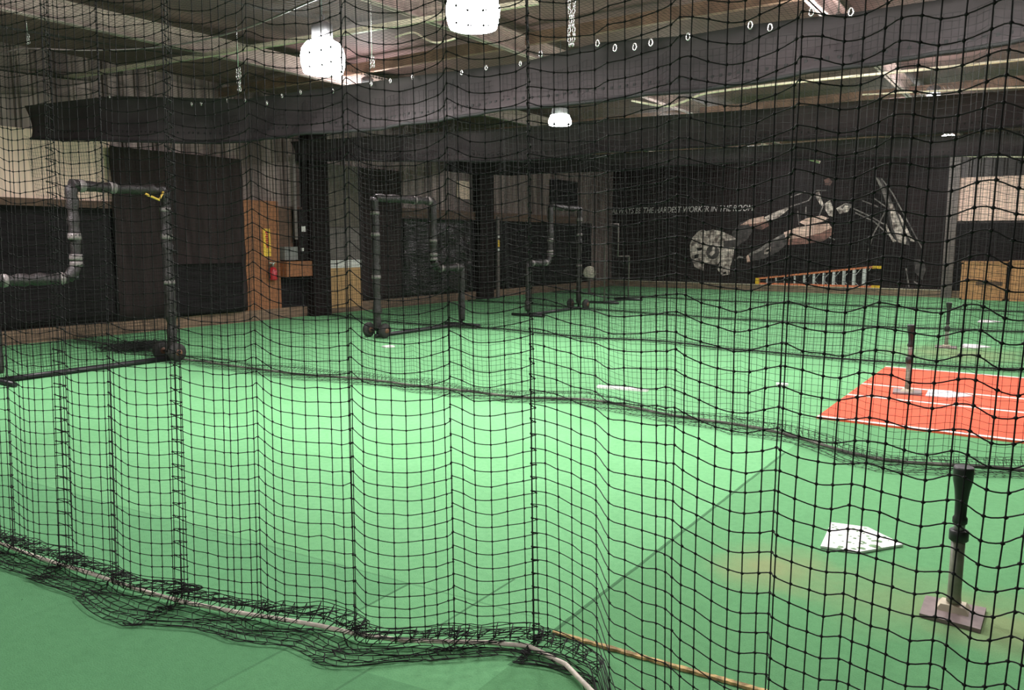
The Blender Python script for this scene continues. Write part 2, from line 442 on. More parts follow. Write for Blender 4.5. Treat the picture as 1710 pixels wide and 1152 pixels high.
# left wall, from the viewer's end to the far corner
y_a, y_b = wy(-140, 250), wy(183, 260)
tag(MB().box((XW + .01, y_a, 2.0), (XW + .035, y_b, 3.35)).build('wall_sheet', M_PALE), 'pale cream sheet on the wall above the black pads, left of the padded screen', 'sheet')
tag(MB().box((XW + .01, y_a, wz(0, 342)), (XW + .08, wy(185, 330), wz(0, 329))).build('wall_rail', M_RAIL), 'brown wooden rail under the pale cream wall sheet', 'rail')
def soft_panel(name, y0, y1, z0, z1, m, off, amp, label, cat, ny=40, nz=14, seed=0, top_sag=0.0):
    rg = np.random.RandomState(seed)
    ys = np.linspace(y0, y1, ny); zs = np.linspace(z0, z1, nz)
    ph = rg.rand(6) * 6.28
    vs, fs = [], []
    for side in (0, 1):
        for y in ys:
            for k, z in enumerate(zs):
                d = amp * (math.sin(y * 5 + ph[0]) * .5 + math.sin(y * 11 + ph[1] + z) * .3 + math.sin(z * 9 + ph[2] + y * 1.7) * .35)
                zz = z - top_sag * (k / (nz - 1)) * abs(math.sin((y - y0) * 2.2))
                vs.append((XW + off + abs(d) + amp * .3 + (0.0 if side else -.02), y, zz))
    n = ny * nz
    for i in range(ny - 1):
        for k in range(nz - 1):
            a = i * nz + k
            fs.append((n + a, n + a + nz, n + a + nz + 1, n + a + 1)); fs.append((a + 1, a + nz + 1, a + nz, a))
    for i in range(ny - 1):
        for k in (0, nz - 1):
            a = i * nz + k; fs.append((a, a + nz, n + a + nz, n + a))
    for k in range(nz - 1):
        for i in (0, ny - 1):
            a = i * nz + k; fs.append((a, a + 1, n + a + 1, n + a))
    mb = MB()._add(vs, fs, True)
    return tag(mb.build(name, m), label, cat)
zr = wz(0, 342)
soft_panel('wall_pad', y_a, wy(190, 430), .24, zr, M_TARP, .05, .015, 'black wall pad behind the padded screen at the far left', 'pad', seed=1)
soft_panel('wall_drape', wy(183, 360), wy(402, 380), .24, 3.2, M_DRAPE, .09, .05, 'dark grey drape hanging beside the orange wood panel', 'drape', 60, seed=2)
soft_panel('wall_pad', wy(270, 470), wy(396, 470), .235, wz(330, 440), M_TARP, .17, .012, 'low black pad at the foot of the dark grey drape', 'pad', seed=3)

# niche with orange board, electrical gear, extinguisher
yA, yB_, yC, yD, yE = wy(400), wy(461), wy(504), wy(534), wy(596)
tag(MB().box((XW + .02, yA, .22), (XW + .10, yB_, wz(430, 335))).build('orange_sheet', M_OSB), 'orange brown wood panel with the fire extinguisher on it', 'panel')
cab = thing('electrical_cabinet', 'brown cupboard with grey boxes beside the fire extinguisher', 'cabinet', (XW, yB_, 0))
def child_box(parent, name, a, b, m):
    o = MB().box(a, b).build(name, m, None); o.parent = parent
    o.matrix_parent_inverse = Matrix.Translation(-Vector(parent.location)); return o
child_box(cab, 'back_board', (XW + .01, yB_, .22), (XW + .04, yC, wz(480, 345)), M_RAIL)
child_box(cab, 'shelf', (XW + .04, yB_, wz(480, 461)), (XW + .30, yC, wz(480, 436)), M_OSB)
child_box(cab, 'grey_box', (XW + .04, yB_ + .05, wz(475, 434)), (XW + .2, wy(486), wz(475, 412)), M_BOX)
child_box(cab, 'breaker_box', (XW + .04, wy(487), wz(495, 434)), (XW + .18, yC, wz(495, 350)), M_DARKCOL)
child_box(cab, 'switch', (XW + .18, wy(494), wz(498, 387)), (XW + .19, wy(501), wz(498, 378)), M_WHITE)
child_box(cab, 'outlet', (XW + .18, wy(492.5), wz(495, 419)), (XW + .19, wy(497), wz(495, 414)), M_WHITE)
child_box(cab, 'dark_recess', (XW + .01, yB_, .22), (XW + .06, yC, wz(480, 462)), M_TARP)
child_box(cab, 'conduit', (XW + .19, wy(482), wz(480, 400)), (XW + .22, wy(486), 3.4), M_STEELCOL)
tag(MB().box((XW + .10, wy(433.5), wz(440, 428)), (XW + .12, wy(445.5), wz(440, 382))).build('yellow_sign', M_YEL), 'narrow yellow sign on the orange wood panel', 'sign')
sgn = bpy.data.objects['yellow_sign']
mb = MB()
for k in range(8):
    z = wz(440, 388 + k * 3.4); mb.box((XW + .12, wy(437 + (k % 2)), z - .02), (XW + .122, wy(442.5), z + .012))
mb.build('print', M_RED, sgn)
ext = thing('fire_extinguisher', 'red fire extinguisher hanging below the yellow sign', 'fire extinguisher', (XW + .182, wy(444.5), wz(444, 468)))
zt = wz(444, 446) - wz(444, 468)
MB().lathe([(.02, 0), (.075, .01), (.08, .04), (.08, zt - .06), (.05, zt - .01), (.025, zt)], n=16).build('cylinder', M_RED, ext)
MB().lathe([(.022, zt), (.022, zt + .05), (.03, zt + .06), (.03, zt + .09)], n=10).box((-.012, -.1, zt + .08), (.012, .05, zt + .1)).build('valve', M_CHROME, ext)
MB().box((-.083, -.03, zt * .6), (-.06, .03, zt * .75)).build('bracket', M_CHROME, ext)
MB().tube([(0, -.03, zt + .05), (.02, -.11, zt), (.02, -.12, zt - .12), (.03, -.1, zt - .22)], .012).build('hose', M_TEERUB, ext)

struct('trim_9', MB().box((XW, yC, 0), (XW + .32, yD, ZC)), M_DARKCOL)          # steel column
pl = thing('plywood_board', 'tan plywood lower board with white strip right of the dark column', 'board', (XW, yD, 0))
def child_abs(parent, mb, name, m):
    o = mb.build(name, m); o.parent = parent; o.matrix_parent_inverse = Matrix.Translation(-Vector(parent.location)); return o
child_box(pl, 'lower_sheet', (XW + .02, yD, .12), (XW + .12, yE, wz(565, 447)), M_PLY)
child_box(pl, 'white_strip', (XW + .02, yD, wz(565, 447)), (XW + .125, yE, wz(565, 434)), M_WHITE)
tag(MB().box((XW + .01, yD, wz(565, 433)), (XW + .09, yE, wz(565, 380))).build('grey_board', M_STEELCOL), 'grey board directly above the tan plywood', 'board')
tag(MB().box((XW + .01, yD, wz(565, 379)), (XW + .085, yE, 3.3)).build('brown_board', M_GREYPLY), 'tall brown board above the grey one beside the dark column', 'board')
soft_panel('wall_drape', yE, wy(668), .235, 3.3, M_DRAPE, .06, .03, 'dark drape between the tan plywood and the shiny black tarp', 'drape', seed=4)
struct('trim_10', MB().box((XW, wy(668), wz(760, 366)), (XW + .09, wy(960), wz(760, 352))), M_RAIL)
soft_panel('wall_tarp', wy(668), wy(812), .235, wz(740, 367), M_TARPS, .05, .05, 'shiny creased black tarp on the wall behind the second padded screen', 'tarp', 50, 20, seed=5)
struct('trim_11', MB().box((XW, wy(790), 0), (XW + .25, wy(813), ZC)), M_DARKCOL)
soft_panel('wall_tarp', wy(823), wy(985), .235, wz(900, 370), M_TARP, .05, .02, 'dull black tarp on the wall left of the far corner', 'tarp', seed=6)
tag(MB().box((XW + .01, wy(763), wz(770, 332)), (XW + .03, wy(783), wz(770, 302))).build('wall_patch', M_PALE), 'small pale patch on the corrugated wall above the shiny tarp', 'patch')
po = thing('slim_post', 'slim grey post with yellow stickers right of the shiny tarp', 'post', (XW + .3, wy(817), 0))
MB().box((-.03, -.05, 0), (.03, .05, wz(818, 362))).build('shaft', M_STEELCOL, po)
for (p0, p1, m) in ((401, 412, M_YEL), (392, 397, M_WHITE), (415, 420, M_WHITE)):
    MB().box((.03, -.045, wz(818, p1)), (.034, .045, wz(818, p0))).build('sticker', m, po)
soft_panel('corner_drape', wy(917, 320), wy(962, 320), wz(930, 345), wz(930, 300), M_TARP, .05, .02, 'small dark sheet high on the left wall by the far corner', 'sheet', seed=7)

# back wall: mural, column, board, pads, crates
def by(px, py, off=0.0): return at_y(px, py, YB - off)
YM = YB - .05
mural = thing('wall_mural', 'huge black wall mural of a helmeted ball player with white lettering', 'mural', (0, YB, 0))
def mural_poly(name, pts, m, layer):
    P = [at_y(px, py, YM - .004 * layer) for px, py in pts]
    return child_abs(mural, MB().prism(P, (0, .003, 0)), name, m)
l0 = by(1012, 470); r0 = by(1577, 490)
child_abs(mural, MB().box((l0[0], YM, .2), (r0[0], YB, 4.45)), 'banner', M_MURAL)
mural_poly('torso', [(1262, 430), (1300, 405), (1345, 372), (1400, 345), (1440, 318), (1500, 330), (1530, 400), (1530, 460), (1480, 476), (1400, 470), (1260, 468)], M_DARKFIG, 1)
mural_poly('trouser_leg', [(1462, 294), (1472, 300), (1490, 338), (1512, 382), (1519, 410), (1498, 404), (1488, 384), (1482, 352), (1474, 322)], M_SLEEVE, 2)
mural_poly('trouser_stripe', [(1484, 340), (1490, 340), (1504, 375), (1514, 400), (1512, 408), (1500, 404), (1491, 380)], M_FACE, 3)
mural_poly('trouser_stripe', [(1476, 372), (1480, 374), (1488, 392), (1497, 403), (1491, 404), (1482, 388)], M_FACE, 3)
mural_poly('trouser_stripe', [(1500, 356), (1504, 360), (1520, 392), (1528, 404), (1520, 402), (1508, 378)], M_FACE, 3)
mural_poly('trouser_stripe', [(1461, 294), (1468, 300), (1478, 318), (1486, 338), (1480, 340), (1472, 318)], M_GREYFIG, 3)
mural_poly('shoe', [(1527, 432), (1543, 434), (1546, 450), (1540, 468), (1528, 455)], M_SLEEVE, 2)
mural_poly('upper_sleeve', [(1222, 388), (1236, 372), (1252, 366), (1262, 376), (1248, 400), (1230, 410)], M_SLEEVE, 2)
mural_poly('upper_arm', [(1236, 376), (1252, 366), (1275, 361), (1281, 369), (1262, 373), (1248, 375)], M_SKIN, 4)
mural_poly('upper_arm_shade', [(1248, 374), (1262, 371), (1281, 368), (1284, 377), (1272, 384), (1256, 380)], M_SKIND, 3)
mural_poly('glove_cuff', [(1274, 364), (1290, 356), (1312, 347), (1322, 344), (1312, 354), (1298, 364), (1284, 370)], M_FACE, 4)
mural_poly('glove', [(1290, 358), (1322, 343), (1333, 350), (1318, 372), (1300, 378), (1284, 380)], M_DARKFIG, 3)
mural_poly('lower_sleeve', [(1250, 424), (1268, 416), (1288, 402), (1310, 390), (1316, 405), (1300, 420), (1276, 432), (1254, 436)], M_SLEEVE, 2)
mural_poly('sleeve_edge', [(1250, 424), (1268, 415), (1288, 401), (1310, 389), (1311, 392), (1290, 405), (1270, 419), (1252, 427)], M_GREYFIG, 3)
mural_poly('forearm', [(1309, 388), (1330, 380), (1358, 376), (1384, 373), (1389, 380), (1370, 389), (1342, 396), (1313, 400)], M_SKIN, 4)
mural_poly('forearm_shade', [(1313, 399), (1342, 394), (1370, 386), (1389, 379), (1392, 390), (1376, 402), (1348, 407), (1316, 409)], M_SKIND, 3)
mural_poly('sleeve_badge', [(1276, 419), (1281, 413), (1287, 412), (1287, 419), (1281, 424), (1276, 425)], M_FACE, 4)
mural_poly('badge_centre', [(1279, 419), (1282, 416), (1285, 416), (1284, 419), (1281, 421)], M_DARKFIG, 5)
mural_poly('hand', [(1334, 371), (1348, 364), (1372, 360), (1384, 364), (1374, 370), (1345, 376)], M_SKIN, 5)
mural_poly('fingers', [(1377, 340), (1386, 334), (1391, 346), (1391, 362), (1384, 360), (1378, 350)], M_FACE, 5)
mural_poly('fingers', [(1362, 322), (1368, 320), (1372, 332), (1376, 344), (1370, 342), (1364, 332)], M_FACE, 5)
mural_poly('knuckles', [(1396, 348), (1410, 340), (1420, 346), (1416, 354), (1402, 357)], M_FACE, 5)
mural_poly('glove_loop', [(1404, 346), (1412, 339), (1423, 341), (1423, 347), (1414, 348), (1419, 344), (1411, 343), (1407, 349)], M_GREYFIG, 6)
mural_poly('helmet', [(1152, 410), (1156, 397), (1166, 386), (1174, 383), (1180, 386), (1190, 383), (1204, 386), (1216, 391), (1226, 396), (1232, 402), (1226, 414), (1208, 418), (1202, 436), (1198, 442), (1176, 440), (1174, 452), (1160, 446), (1153, 428)], M_FACE, 3)
mural_poly('helmet_brim', [(1208, 402), (1232, 400), (1238, 406), (1228, 413), (1208, 414)], M_SLEEVE, 4)
mural_poly('ear_guard', [(1190 + 11 * math.cos(a * .5236), 421 + 12 * math.sin(a * .5236)) for a in range(12)], M_SLEEVE, 4)
mural_poly('ear', [(1183, 424), (1188, 420), (1190, 412), (1194, 413), (1194, 422), (1188, 428)], M_FACE, 5)
mural_poly('helmet_slot', [(1163, 414), (1172, 413), (1173, 417), (1165, 419)], M_DARKFIG, 4)
mural_poly('helmet_slot', [(1159, 426), (1167, 424), (1166, 430), (1160, 432)], M_DARKFIG, 4)
mural_poly('face', [(1206, 414), (1226, 414), (1224, 430), (1219, 446), (1218, 458), (1206, 460), (1198, 450), (1203, 436)], M_FACE, 4)
mural_poly('mouth', [(1207, 455), (1213, 453), (1213, 457), (1208, 458)], M_DARKFIG, 5)
mural_poly('chin_strap', [(1228, 410), (1238, 420), (1244, 440), (1240, 444), (1228, 426)], M_DARKFIG, 5)
mural_poly('strap_edge', [(1226, 434), (1234, 427), (1241, 429), (1241, 431), (1234, 430), (1228, 436)], M_GREYFIG, 6)
mural_poly('neck', [(1246, 428), (1250, 425), (1253, 437), (1247, 438)], M_SKIN, 4)
mural_poly('ball', [(1376, 300), (1384, 297), (1390, 303), (1386, 310), (1378, 309)], M_SKIND, 2)
for pts in ([(1320, 345), (1350, 335), (1362, 318), (1380, 318)], [(1318, 330), (1345, 320)], [(1345, 378), (1346, 345)], [(1332, 352), (1334, 375)],
            [(1384, 396), (1394, 400)], [(1428, 355), (1460, 370), (1484, 392)], [(1440, 335), (1466, 345)], [(1450, 420), (1458, 392), (1480, 350)],
            [(1425, 348), (1455, 362), (1482, 378)], [(1513, 448), (1518, 480)], [(1526, 470), (1540, 478)], [(1458, 330), (1482, 347)],
            [(1360, 325), (1374, 345), (1368, 360)], [(1472, 298), (1490, 322), (1524, 385), (1540, 415)]):
    P = [at_y(px, py, YM - .012) for px, py in pts]
    mb = MB()
    for a, b in zip(P[:-1], P[1:]): mb.bar(a, b, .035, .004, ref=(0, 1, 0))
    child_abs(mural, mb, 'highlight', M_GREYFIG)
cu = bpy.data.curves.new('lettering', 'FONT'); cu.body = 'ALWAYS BE THE HARDEST WORKER IN THE ROOM.'
cu.shear = .22; cu.offset = .006; cu.extrude = .002
to = bpy.data.objects.new('lettering_curve', cu); COL.objects.link(to)
bpy.context.view_layer.update()
me = bpy.data.meshes.new_from_object(to.evaluated_get(bpy.context.evaluated_depsgraph_get()))
bpy.data.objects.remove(to, do_unlink=True)
co = np.empty(len(me.vertices) * 3, np.float32); me.vertices.foreach_get('co', co); co = co.reshape(-1, 3)
a = at_y(1021, 357, YM - .01); b = at_y(1259, 356, YM - .01)
wd = co[:, 0].max() - co[:, 0].min(); s_ = (b[0] - a[0]) / wd
hgt = z_over(b[0], YM, 346.3) - z_over(b[0], YM, 356.5)
co2 = np.stack([a[0] + (co[:, 0] - co[:, 0].min()) * s_, np.full(len(co), YM - .008) - co[:, 2] * .5, a[2] + co[:, 1] * hgt / .7], 1)
me.vertices.foreach_set('co', co2.astype(np.float32).ravel()); me.update(); me.materials.clear(); me.materials.append(M_TEXT)
lt = bpy.data.objects.new('lettering', me); COL.objects.link(lt); lt.parent = mural
lt.matrix_parent_inverse = Matrix.Translation(-Vector(mural.location)); lt['label'] = 'white slanted slogan lettering'

ax, bx = by(1579, 400)[0], by(1597, 400)[0]
struct('trim_12', MB().box((ax, YB - .3, 0), (bx, YB, ZC)), M_STEELCOL)
wb0, wb1 = by(1602, 330)[0], by(1760, 330)[0]
tag(MB().box((wb0, YB - .05, by(1605, 369)[2]), (wb1, YB - .012, by(1605, 297)[2])).build('white_board', M_PALE), 'pale white board on the back wall right of the steel column', 'board')
tag(MB().box((wb0, YB - .12, .2), (wb1, YB - .02, by(1605, 373)[2])).build('wall_pad', M_TARP), 'black pad under the white board right of the steel column', 'pad')
def crate(px0, px1, pyt, depth, label, drawer):
    x0 = at_y(px0, 470, YB - .17)[0]; x1 = at_y(px1, 470, YB - .17)[0]
    yb = YB - .18; zt = at_y(px0, pyt, yb - depth)[2]; z0 = 0.0
    c = thing('plywood_cabinet', label, 'cabinet', (x0, yb, 0))
    child_abs(c, MB().box((x0, yb - depth, z0), (x1, yb, zt)), 'body', M_PLYX)
    w = .05
    mb = MB().box((x0, yb - depth - .02, z0), (x0 + w, yb - depth, zt)).box((x1 - w, yb - depth - .02, z0), (x1, yb - depth, zt)).box((x0, yb - depth - .02, zt - w), (x1, yb - depth, zt)).box((x0, yb - depth - .02, z0), (x1, yb - depth, z0 + w))
    child_abs(c, mb, 'face_frame', M_PLYX)
    if drawer:
        zm = (zt + z0) * .5
        child_abs(c, MB().box((x0 + w, yb - depth - .02, zm), (x1 - w, yb - depth, zm + .05)), 'rail', M_PLYX)
        child_abs(c, MB().box((x0 + .35 * (x1 - x0), yb - depth - .012, zm - .1), (x1 - w - .02, yb - depth, zm)), 'slot', M_RAIL)
    child_abs(c, MB().box((x0 - .02, yb - depth - .03, zt), (x1 + .02, yb, zt + .03)), 'top', M_PLYX)
crate(1607, 1681, 438, .5, 'plywood cabinet with a slot in its front, next to the black pad', True)
crate(1685, 1765, 437, .5, 'plain plywood cabinet cut off by the photo edge', False)

struct('trim_13', MB().box((XW, YB - .19, .2), (ax - .02, YB - .002, .216)), M_CONDUIT)
# ladder lying on its side along the mural wall
LY = YB - .09
lad = thing('step_ladder', 'orange step ladder with white steps lying on its side under the mural', 'ladder', (by(1265, 480)[0], LY, .216))
def lp(px, py): p = at_y(px, py, LY); return np.array([p[0], LY, p[2]])
x0, x1 = lp(1265, 480)[0], lp(1457, 484)[0]
zl = .216 + .03
def ztop(x): return zl + .34 + (x - x0) / (x1 - x0) * (.80 - .34)
z_r = lp(1457, 445.5)[2]; z_l = lp(1265, 465)[2]
def ztop(x): return z_l + (x - x0) / (x1 - x0) * (z_r - z_l)
child_abs(lad, MB().bar((x0, LY, zl), (x1, LY, zl), .09, .055), 'side_rail', M_LADDER)
child_abs(lad, MB().bar((x0, LY, ztop(x0)), (x1, LY, ztop(x1)), .09, .055), 'side_rail', M_LADDER)
for px in (1281, 1296, 1311, 1327, 1343, 1359, 1375.5, 1392, 1409, 1426, 1443):
    x = lp(px, 470)[0]; w = .03 + .07 * (px - 1281) / 160
    mb = MB().box((x - w / 2, LY - .04, zl), (x + w / 2, LY + .04, ztop(x)))
    if px > 1340:
        mb.bar((x + .02, LY - .03, ztop(x) - .22), (x + .2, LY - .03, ztop(x + .2)), .02, .012).bar((x + .02, LY - .03, zl + .15), (x + .16, LY - .03, zl), .02, .012)
    child_abs(lad, mb, 'step', M_ALU)
child_abs(lad, MB().box((x0 - .06, LY - .06, zl - .02), (x0 + .06, LY + .06, ztop(x0) + .02)), 'top_cap', M_YCAP)
child_abs(lad, MB().box((x1 - .03, LY - .06, ztop(x1) - .05), (x1 + .22, LY + .06, ztop(x1) + .03)), 'foot', M_YCAP)
child_abs(lad, MB().box((x1 - .03, LY - .06, zl - .03), (x1 + .22, LY + .06, zl + .04)), 'foot', M_YCAP)

# pale round disc by the corner
dp = at_x(984, 482, -11.8)
dsk = thing('round_disc', 'small pale round disc on a stand near the far corner', 'disc', (dp[0], dp[1], 0))
zc_ = z_over(dp[0], dp[1], 455)
mb = MB().lathe([(.02, -.03), (.17, -.03), (.2, -.01), (.2, .01), (.17, .03), (.02, .03)], (0, 0, 0), 20, 'x').build('disc', M_DISC, dsk)
mb.location = (0, 0, zc_); mb.rotation_euler = (0, 0, -.9)
MB().box((-.03, -.03, .03), (.03, .03, zc_ - .18)).box((-.2, -.03, 0), (.2, .03, .04)).box((-.03, -.2, 0), (.03, .2, .04)).build('stand', M_STEELCOL, dsk)

# ================================================================== LAMPS
def lamp(x, y, z, label, power=1.0, flat=False):
    t = thing('high_bay_lamp', label, 'lamp', (x, y, z), 'high bay lamps')
    prof = [(.10, .30), (.155, .275), (.195, .22), (.21, .15), (.205, .07), (.185, .0)]
    if flat: prof = [(.10, .30), (.13, .14), (.165, .06), (.165, .02), (.15, .0)]
    if flat: MB().lathe(prof[:2][::-1], n=20).build('shade', M_HOUSING, t)
    MB().lathe(prof[1:][::-1] if flat else prof[::-1], n=20).build('reflector', M_DOME, t)
    MB().lathe([(.07, .31), (.1, .315), (.1, .44), (.06, .47), (.02, .48)], n=14).build('ballast_housing', M_HOUSING, t)
    MB().torus((0, 0, .5), .03, .006).build('hook', M_HOUSING, t)
    MB().tube([(0, 0, .52), (0, 0, ZC - z)], .008, 6).build('hanger', M_HOUSING, t)
    ld = bpy.data.lights.new('lamp_face', 'AREA'); ld.shape = 'DISK'; ld.size = .28 if flat else .36; ld.energy = LAMP_DOWN * power
    ld.color = (1.0, 0.92, 0.93)
    lo = bpy.data.objects.new('lamp_face', ld); COL.objects.link(lo); lo.parent = t; lo.location = (0, 0, -.012)
    return t
lz = 3.3
spots = [(540, 122, 'bright lamp hanging left of the pale roof beam'), (790, 47, 'brightest lamp at the top edge beside the pale roof beam'),
         (1215, -40, 'lamp whose glow shows at the top edge right of centre'), (1682, -75, 'lamp whose glow shows at the top right corner')]
for (px, py, lb), z_ in zip(spots, (3.2, 3.25, 3.3, 3.25)):
    p = at_z(px, py, z_); lamp(p[0], p[1], z_, lb, .35 if px > 1000 else 1.0)
p = at_z(935, 209, 3.25); lamp(p[0], p[1], 3.25, 'small distant lamp below the black valance near the middle', flat=True)
for x, y, z in ((-6.2, 14.2, 3.45), (-1.8, 14.4, 3.58), (2.6, 14.4, 3.45), (-7.6, 18.6, 3.95), (-2.6, 18.8, 3.95), (3.0, 18.8, 3.95),
                (-9.5, 9.6, 3.8), (-2.2, 9.6, 3.6), (1.5, 9.6, 3.85), (-7.5, 23.2, 4.0), (-2.5, 23.2, 4.0), (2.6, 23.2, 4.0), (-9.6, 3.2, 3.4), (-2.2, -1.6, 3.6)):  # unseen lamps added to brighten floor, mural and nets; near-left one inferred from wall
    lamp(x, y, z, 'unseen lamp hanging above the batting lanes, added for extra light', .85 if y < 0 else (.6 if x > 2 and y < 5 else (1.3 if y < 4 else (1 if y < 12 else .72))))

# ================================================================== NETS
def pleats(xs, x_hang, rg, amp, soft=False):
    """per-sample fold depth and sag weight between hanging points"""
    off = np.zeros_like(xs); sag = np.zeros_like(xs)
    for k in range(len(x_hang) - 1):
        a, b = x_hang[k], x_hang[k + 1]
        m = (xs >= a) & (xs < b); u = (xs[m] - a) / (b - a)
        A = amp(0.5 * (a + b)) * (0.7 + .6 * rg.rand()); c = .80 + .06 * rg.rand()
        saw = np.where(u < c, u / c, (1 - u) / (1 - c))
        off[m] = A * (saw - .5) + .012 * np.sin(u * 9 + rg.rand() * 6)
        mid = .5 * (a + b); rt_ = np.clip((mid + 1.6) / 1.2, 0, 1) if soft else 0
        sag[m] = ((1 - rt_) * np.sin(np.pi * u ** .78) ** .95 + rt_ * .6 * (.5 - .5 * np.cos(2 * np.pi * u))) * (0.75 + .5 * rg.rand())
    return off, sag

def make_net(name, label, x_hang, y_top, floor_curve, z_top, mesh, r, sides, amp, sag_amp, seed, group=None, sub=1, knot=0.0,
             skirt=.18, pile=5, wob=.006, row_step=None, twine=M_TWINE, rope_r=.012, rope_m=None, heap=.045):
    rg = np.random.RandomState(seed)
    xs = np.linspace(x_hang[0], x_hang[-1], 6000)
    off, sg = pleats(xs, x_hang, rg, amp, bool(knot))
    yt = np.array([y_top(x) for x in xs[::20]]); yt = np.interp(xs, xs[::20], yt) + off
    s = np.concatenate([[0], np.cumsum(np.hypot(np.diff(xs), np.diff(yt)))])
    nc = int(s[-1] / mesh)
    sj = (np.arange(nc) + .5) * mesh + rg.randn(nc) * mesh * .05
    X = np.interp(sj, s, xs); Yt = np.interp(sj, s, yt); G = np.interp(sj, s, sg)
    B = np.array([floor_curve(x, y) for x, y in zip(X, Yt)])         # floor contact
    rs = row_step or mesh * 1.03
    nr = int(z_top / rs)
    v = np.arange(nr + 1) / nr                                       # 0 top .. 1 floor
    # strand path: straight hang, toes out near the floor
    e = np.clip((v - .0) / 1.0, 0, 1) ** 1.25
    fb = (Yt - np.interp(X, xs, yt - off))                           # fold offset of this column
    P = np.zeros((nr + 1, nc, 3))
    P[:, :, 0] = X[None] + (B[:, 0] - X)[None] * e[:, None]
    P[:, :, 1] = Yt[None] + (B[:, 1] + fb * .55 - Yt)[None] * e[:, None]
    zz = z_top * (1 - v)
    P[:, :, 2] = zz[:, None] - sag_amp * G[None] * np.clip(zz[:, None] / .25, 0, 1)
    low = rg.randn(6, 3)
    uu = np.linspace(0, 1, nc)
    drift = sum(np.sin(uu * (7 + 9 * k) + low[k, 0] * 3) * .006 for k in range(4))
    P[:, :, 2] += drift[None] * np.clip(zz[:, None] / .3, 0, 1)
    jit = np.cumsum(rg.randn(nr + 1, nc) * wob * .35, axis=0); jit -= jit.mean(0, keepdims=True)
    P[:, :, 0] += np.clip(jit, -.02, .02) * np.clip(zz[:, None], 0, 1) * .4
    P[:, :, 2] += rg.randn(nr + 1, nc) * wob * .5 * np.clip(zz[:, None] / .2, 0, 1)
    P[-1, :, 2] = .012 + rg.rand(nc) * .015
    # excess net gathered on the floor over the rope and out in front
    if pile:
        rows = []
        sk0 = np.array([skirt(x) for x in B[:, 0]]) if callable(skirt) else np.full(nc, skirt)
        nn = np.arange(0, nc + 9, 9)
        sk = sk0 * np.interp(np.arange(nc), nn, .75 + .5 * rg.rand(len(nn)))
        hump = np.interp(np.arange(nc), nn, .5 + rg.rand(len(nn)))
        nb = max(2, int(pile * .4))                                   # rows heaped on and behind the rope
        jj = np.arange(nc)
        for k in range(1, pile + 1):
            if k <= nb:
                t = k / nb
                y = B[:, 1] + fb * .4 + .055 * np.sin(k * 2.3 + jj * .05) * hump + .02
                z = .02 + heap * hump * (.35 + .65 * abs(math.sin(k * 1.7))) + rg.rand(nc) * .012
            else:
                t = (k - nb) / (pile - nb)
                y = B[:, 1] + fb * .3 - sk * t - .015
                z = .008 + (heap * .7 * (1 - t)) * (.5 + .5 * np.sin(jj * .8 + k)) + rg.rand(nc) * .006
            x = B[:, 0] + mesh * .27 * (-1) ** k + .012 * np.sin(jj * .31 + k * .6) + rg.randn(nc) * .004
            rows.append(np.stack([x, y, z], 1))
        P = np.concatenate([P, np.array(rows)], 0)
    Hs = P; Vs = np.swapaxes(P, 0, 1)
    if sub > 1: Hs = resample(Hs, sub); Vs = resample(Vs, 2)
    ch = [strands(Hs, np.array([0, .35, 1.0]), r * .95, sides), strands(Vs, np.array([1.0, .12, 0]), r, sides)]
    if knot: ch.append(knots(P[:nr].reshape(-1, 3) + rg.randn(nr * nc, 3) * .0005, knot))
    o = np_mesh(name, ch, twine)
    tag(o, label, 'net', group)
    if rope_m is not None:
        Pr = B[::4].copy(); Pr = np.stack([Pr[:, 0], Pr[:, 1], np.full(len(Pr), rope_r + .012)], 1)
        Pr[1:-1] = (Pr[:-2] + Pr[1:-1] * 2 + Pr[2:]) / 4
        Pr[:, 2] += .004 * np.sin(np.arange(len(Pr)) * .8)
        MB().tube(Pr, rope_r, 8).build('weight_rope', rope_m, o)['label'] = 'pale rope along the bottom hem' if rope_m is M_ROPE else 'dark rope along the bottom hem'
    return o

# --- net nearest the viewer
crease = [-260, -160, -70, 20, 110, 200, 310, 440, 600, 760, 886, 1130, 1330, 1505, 1665, 1830, 2040, 2300]
def ytop1(x): return np.interp(x, [-9, -5, -3, -1.5, 0, 1], [2.1, 2.12, 2.2, 2.3, 2.16, 2.1])
xh = []
for px in crease:
    y = 2.2
    for _ in range(6):
        p = at_y(px, 380, y); y = float(ytop1(p[0]))
    xh.append(p[0])
f1 = [(-300, 800), (-160, 858), (-60, 893), (0, 913), (60, 935), (150, 965), (250, 1000), (350, 1020), (450, 1040), (540, 1052), (575, 1067), (620, 1078), (680, 1081), (760, 1079),
      (830, 1077), (862, 1076), (900, 1085), (950, 1100), (990, 1125), (1020, 1152)]
FL1 = np.array([at_z(*p)[:2] for p in f1] + [(-1.15, 2.22), (-.95, 2.10), (-.6, 2.0), (-.2, 1.93), (.2, 1.9), (.9, 1.9), (2.4, 1.9)])
S1 = np.concatenate([[0], np.cumsum(np.linalg.norm(np.diff(FL1, axis=0), axis=1))])
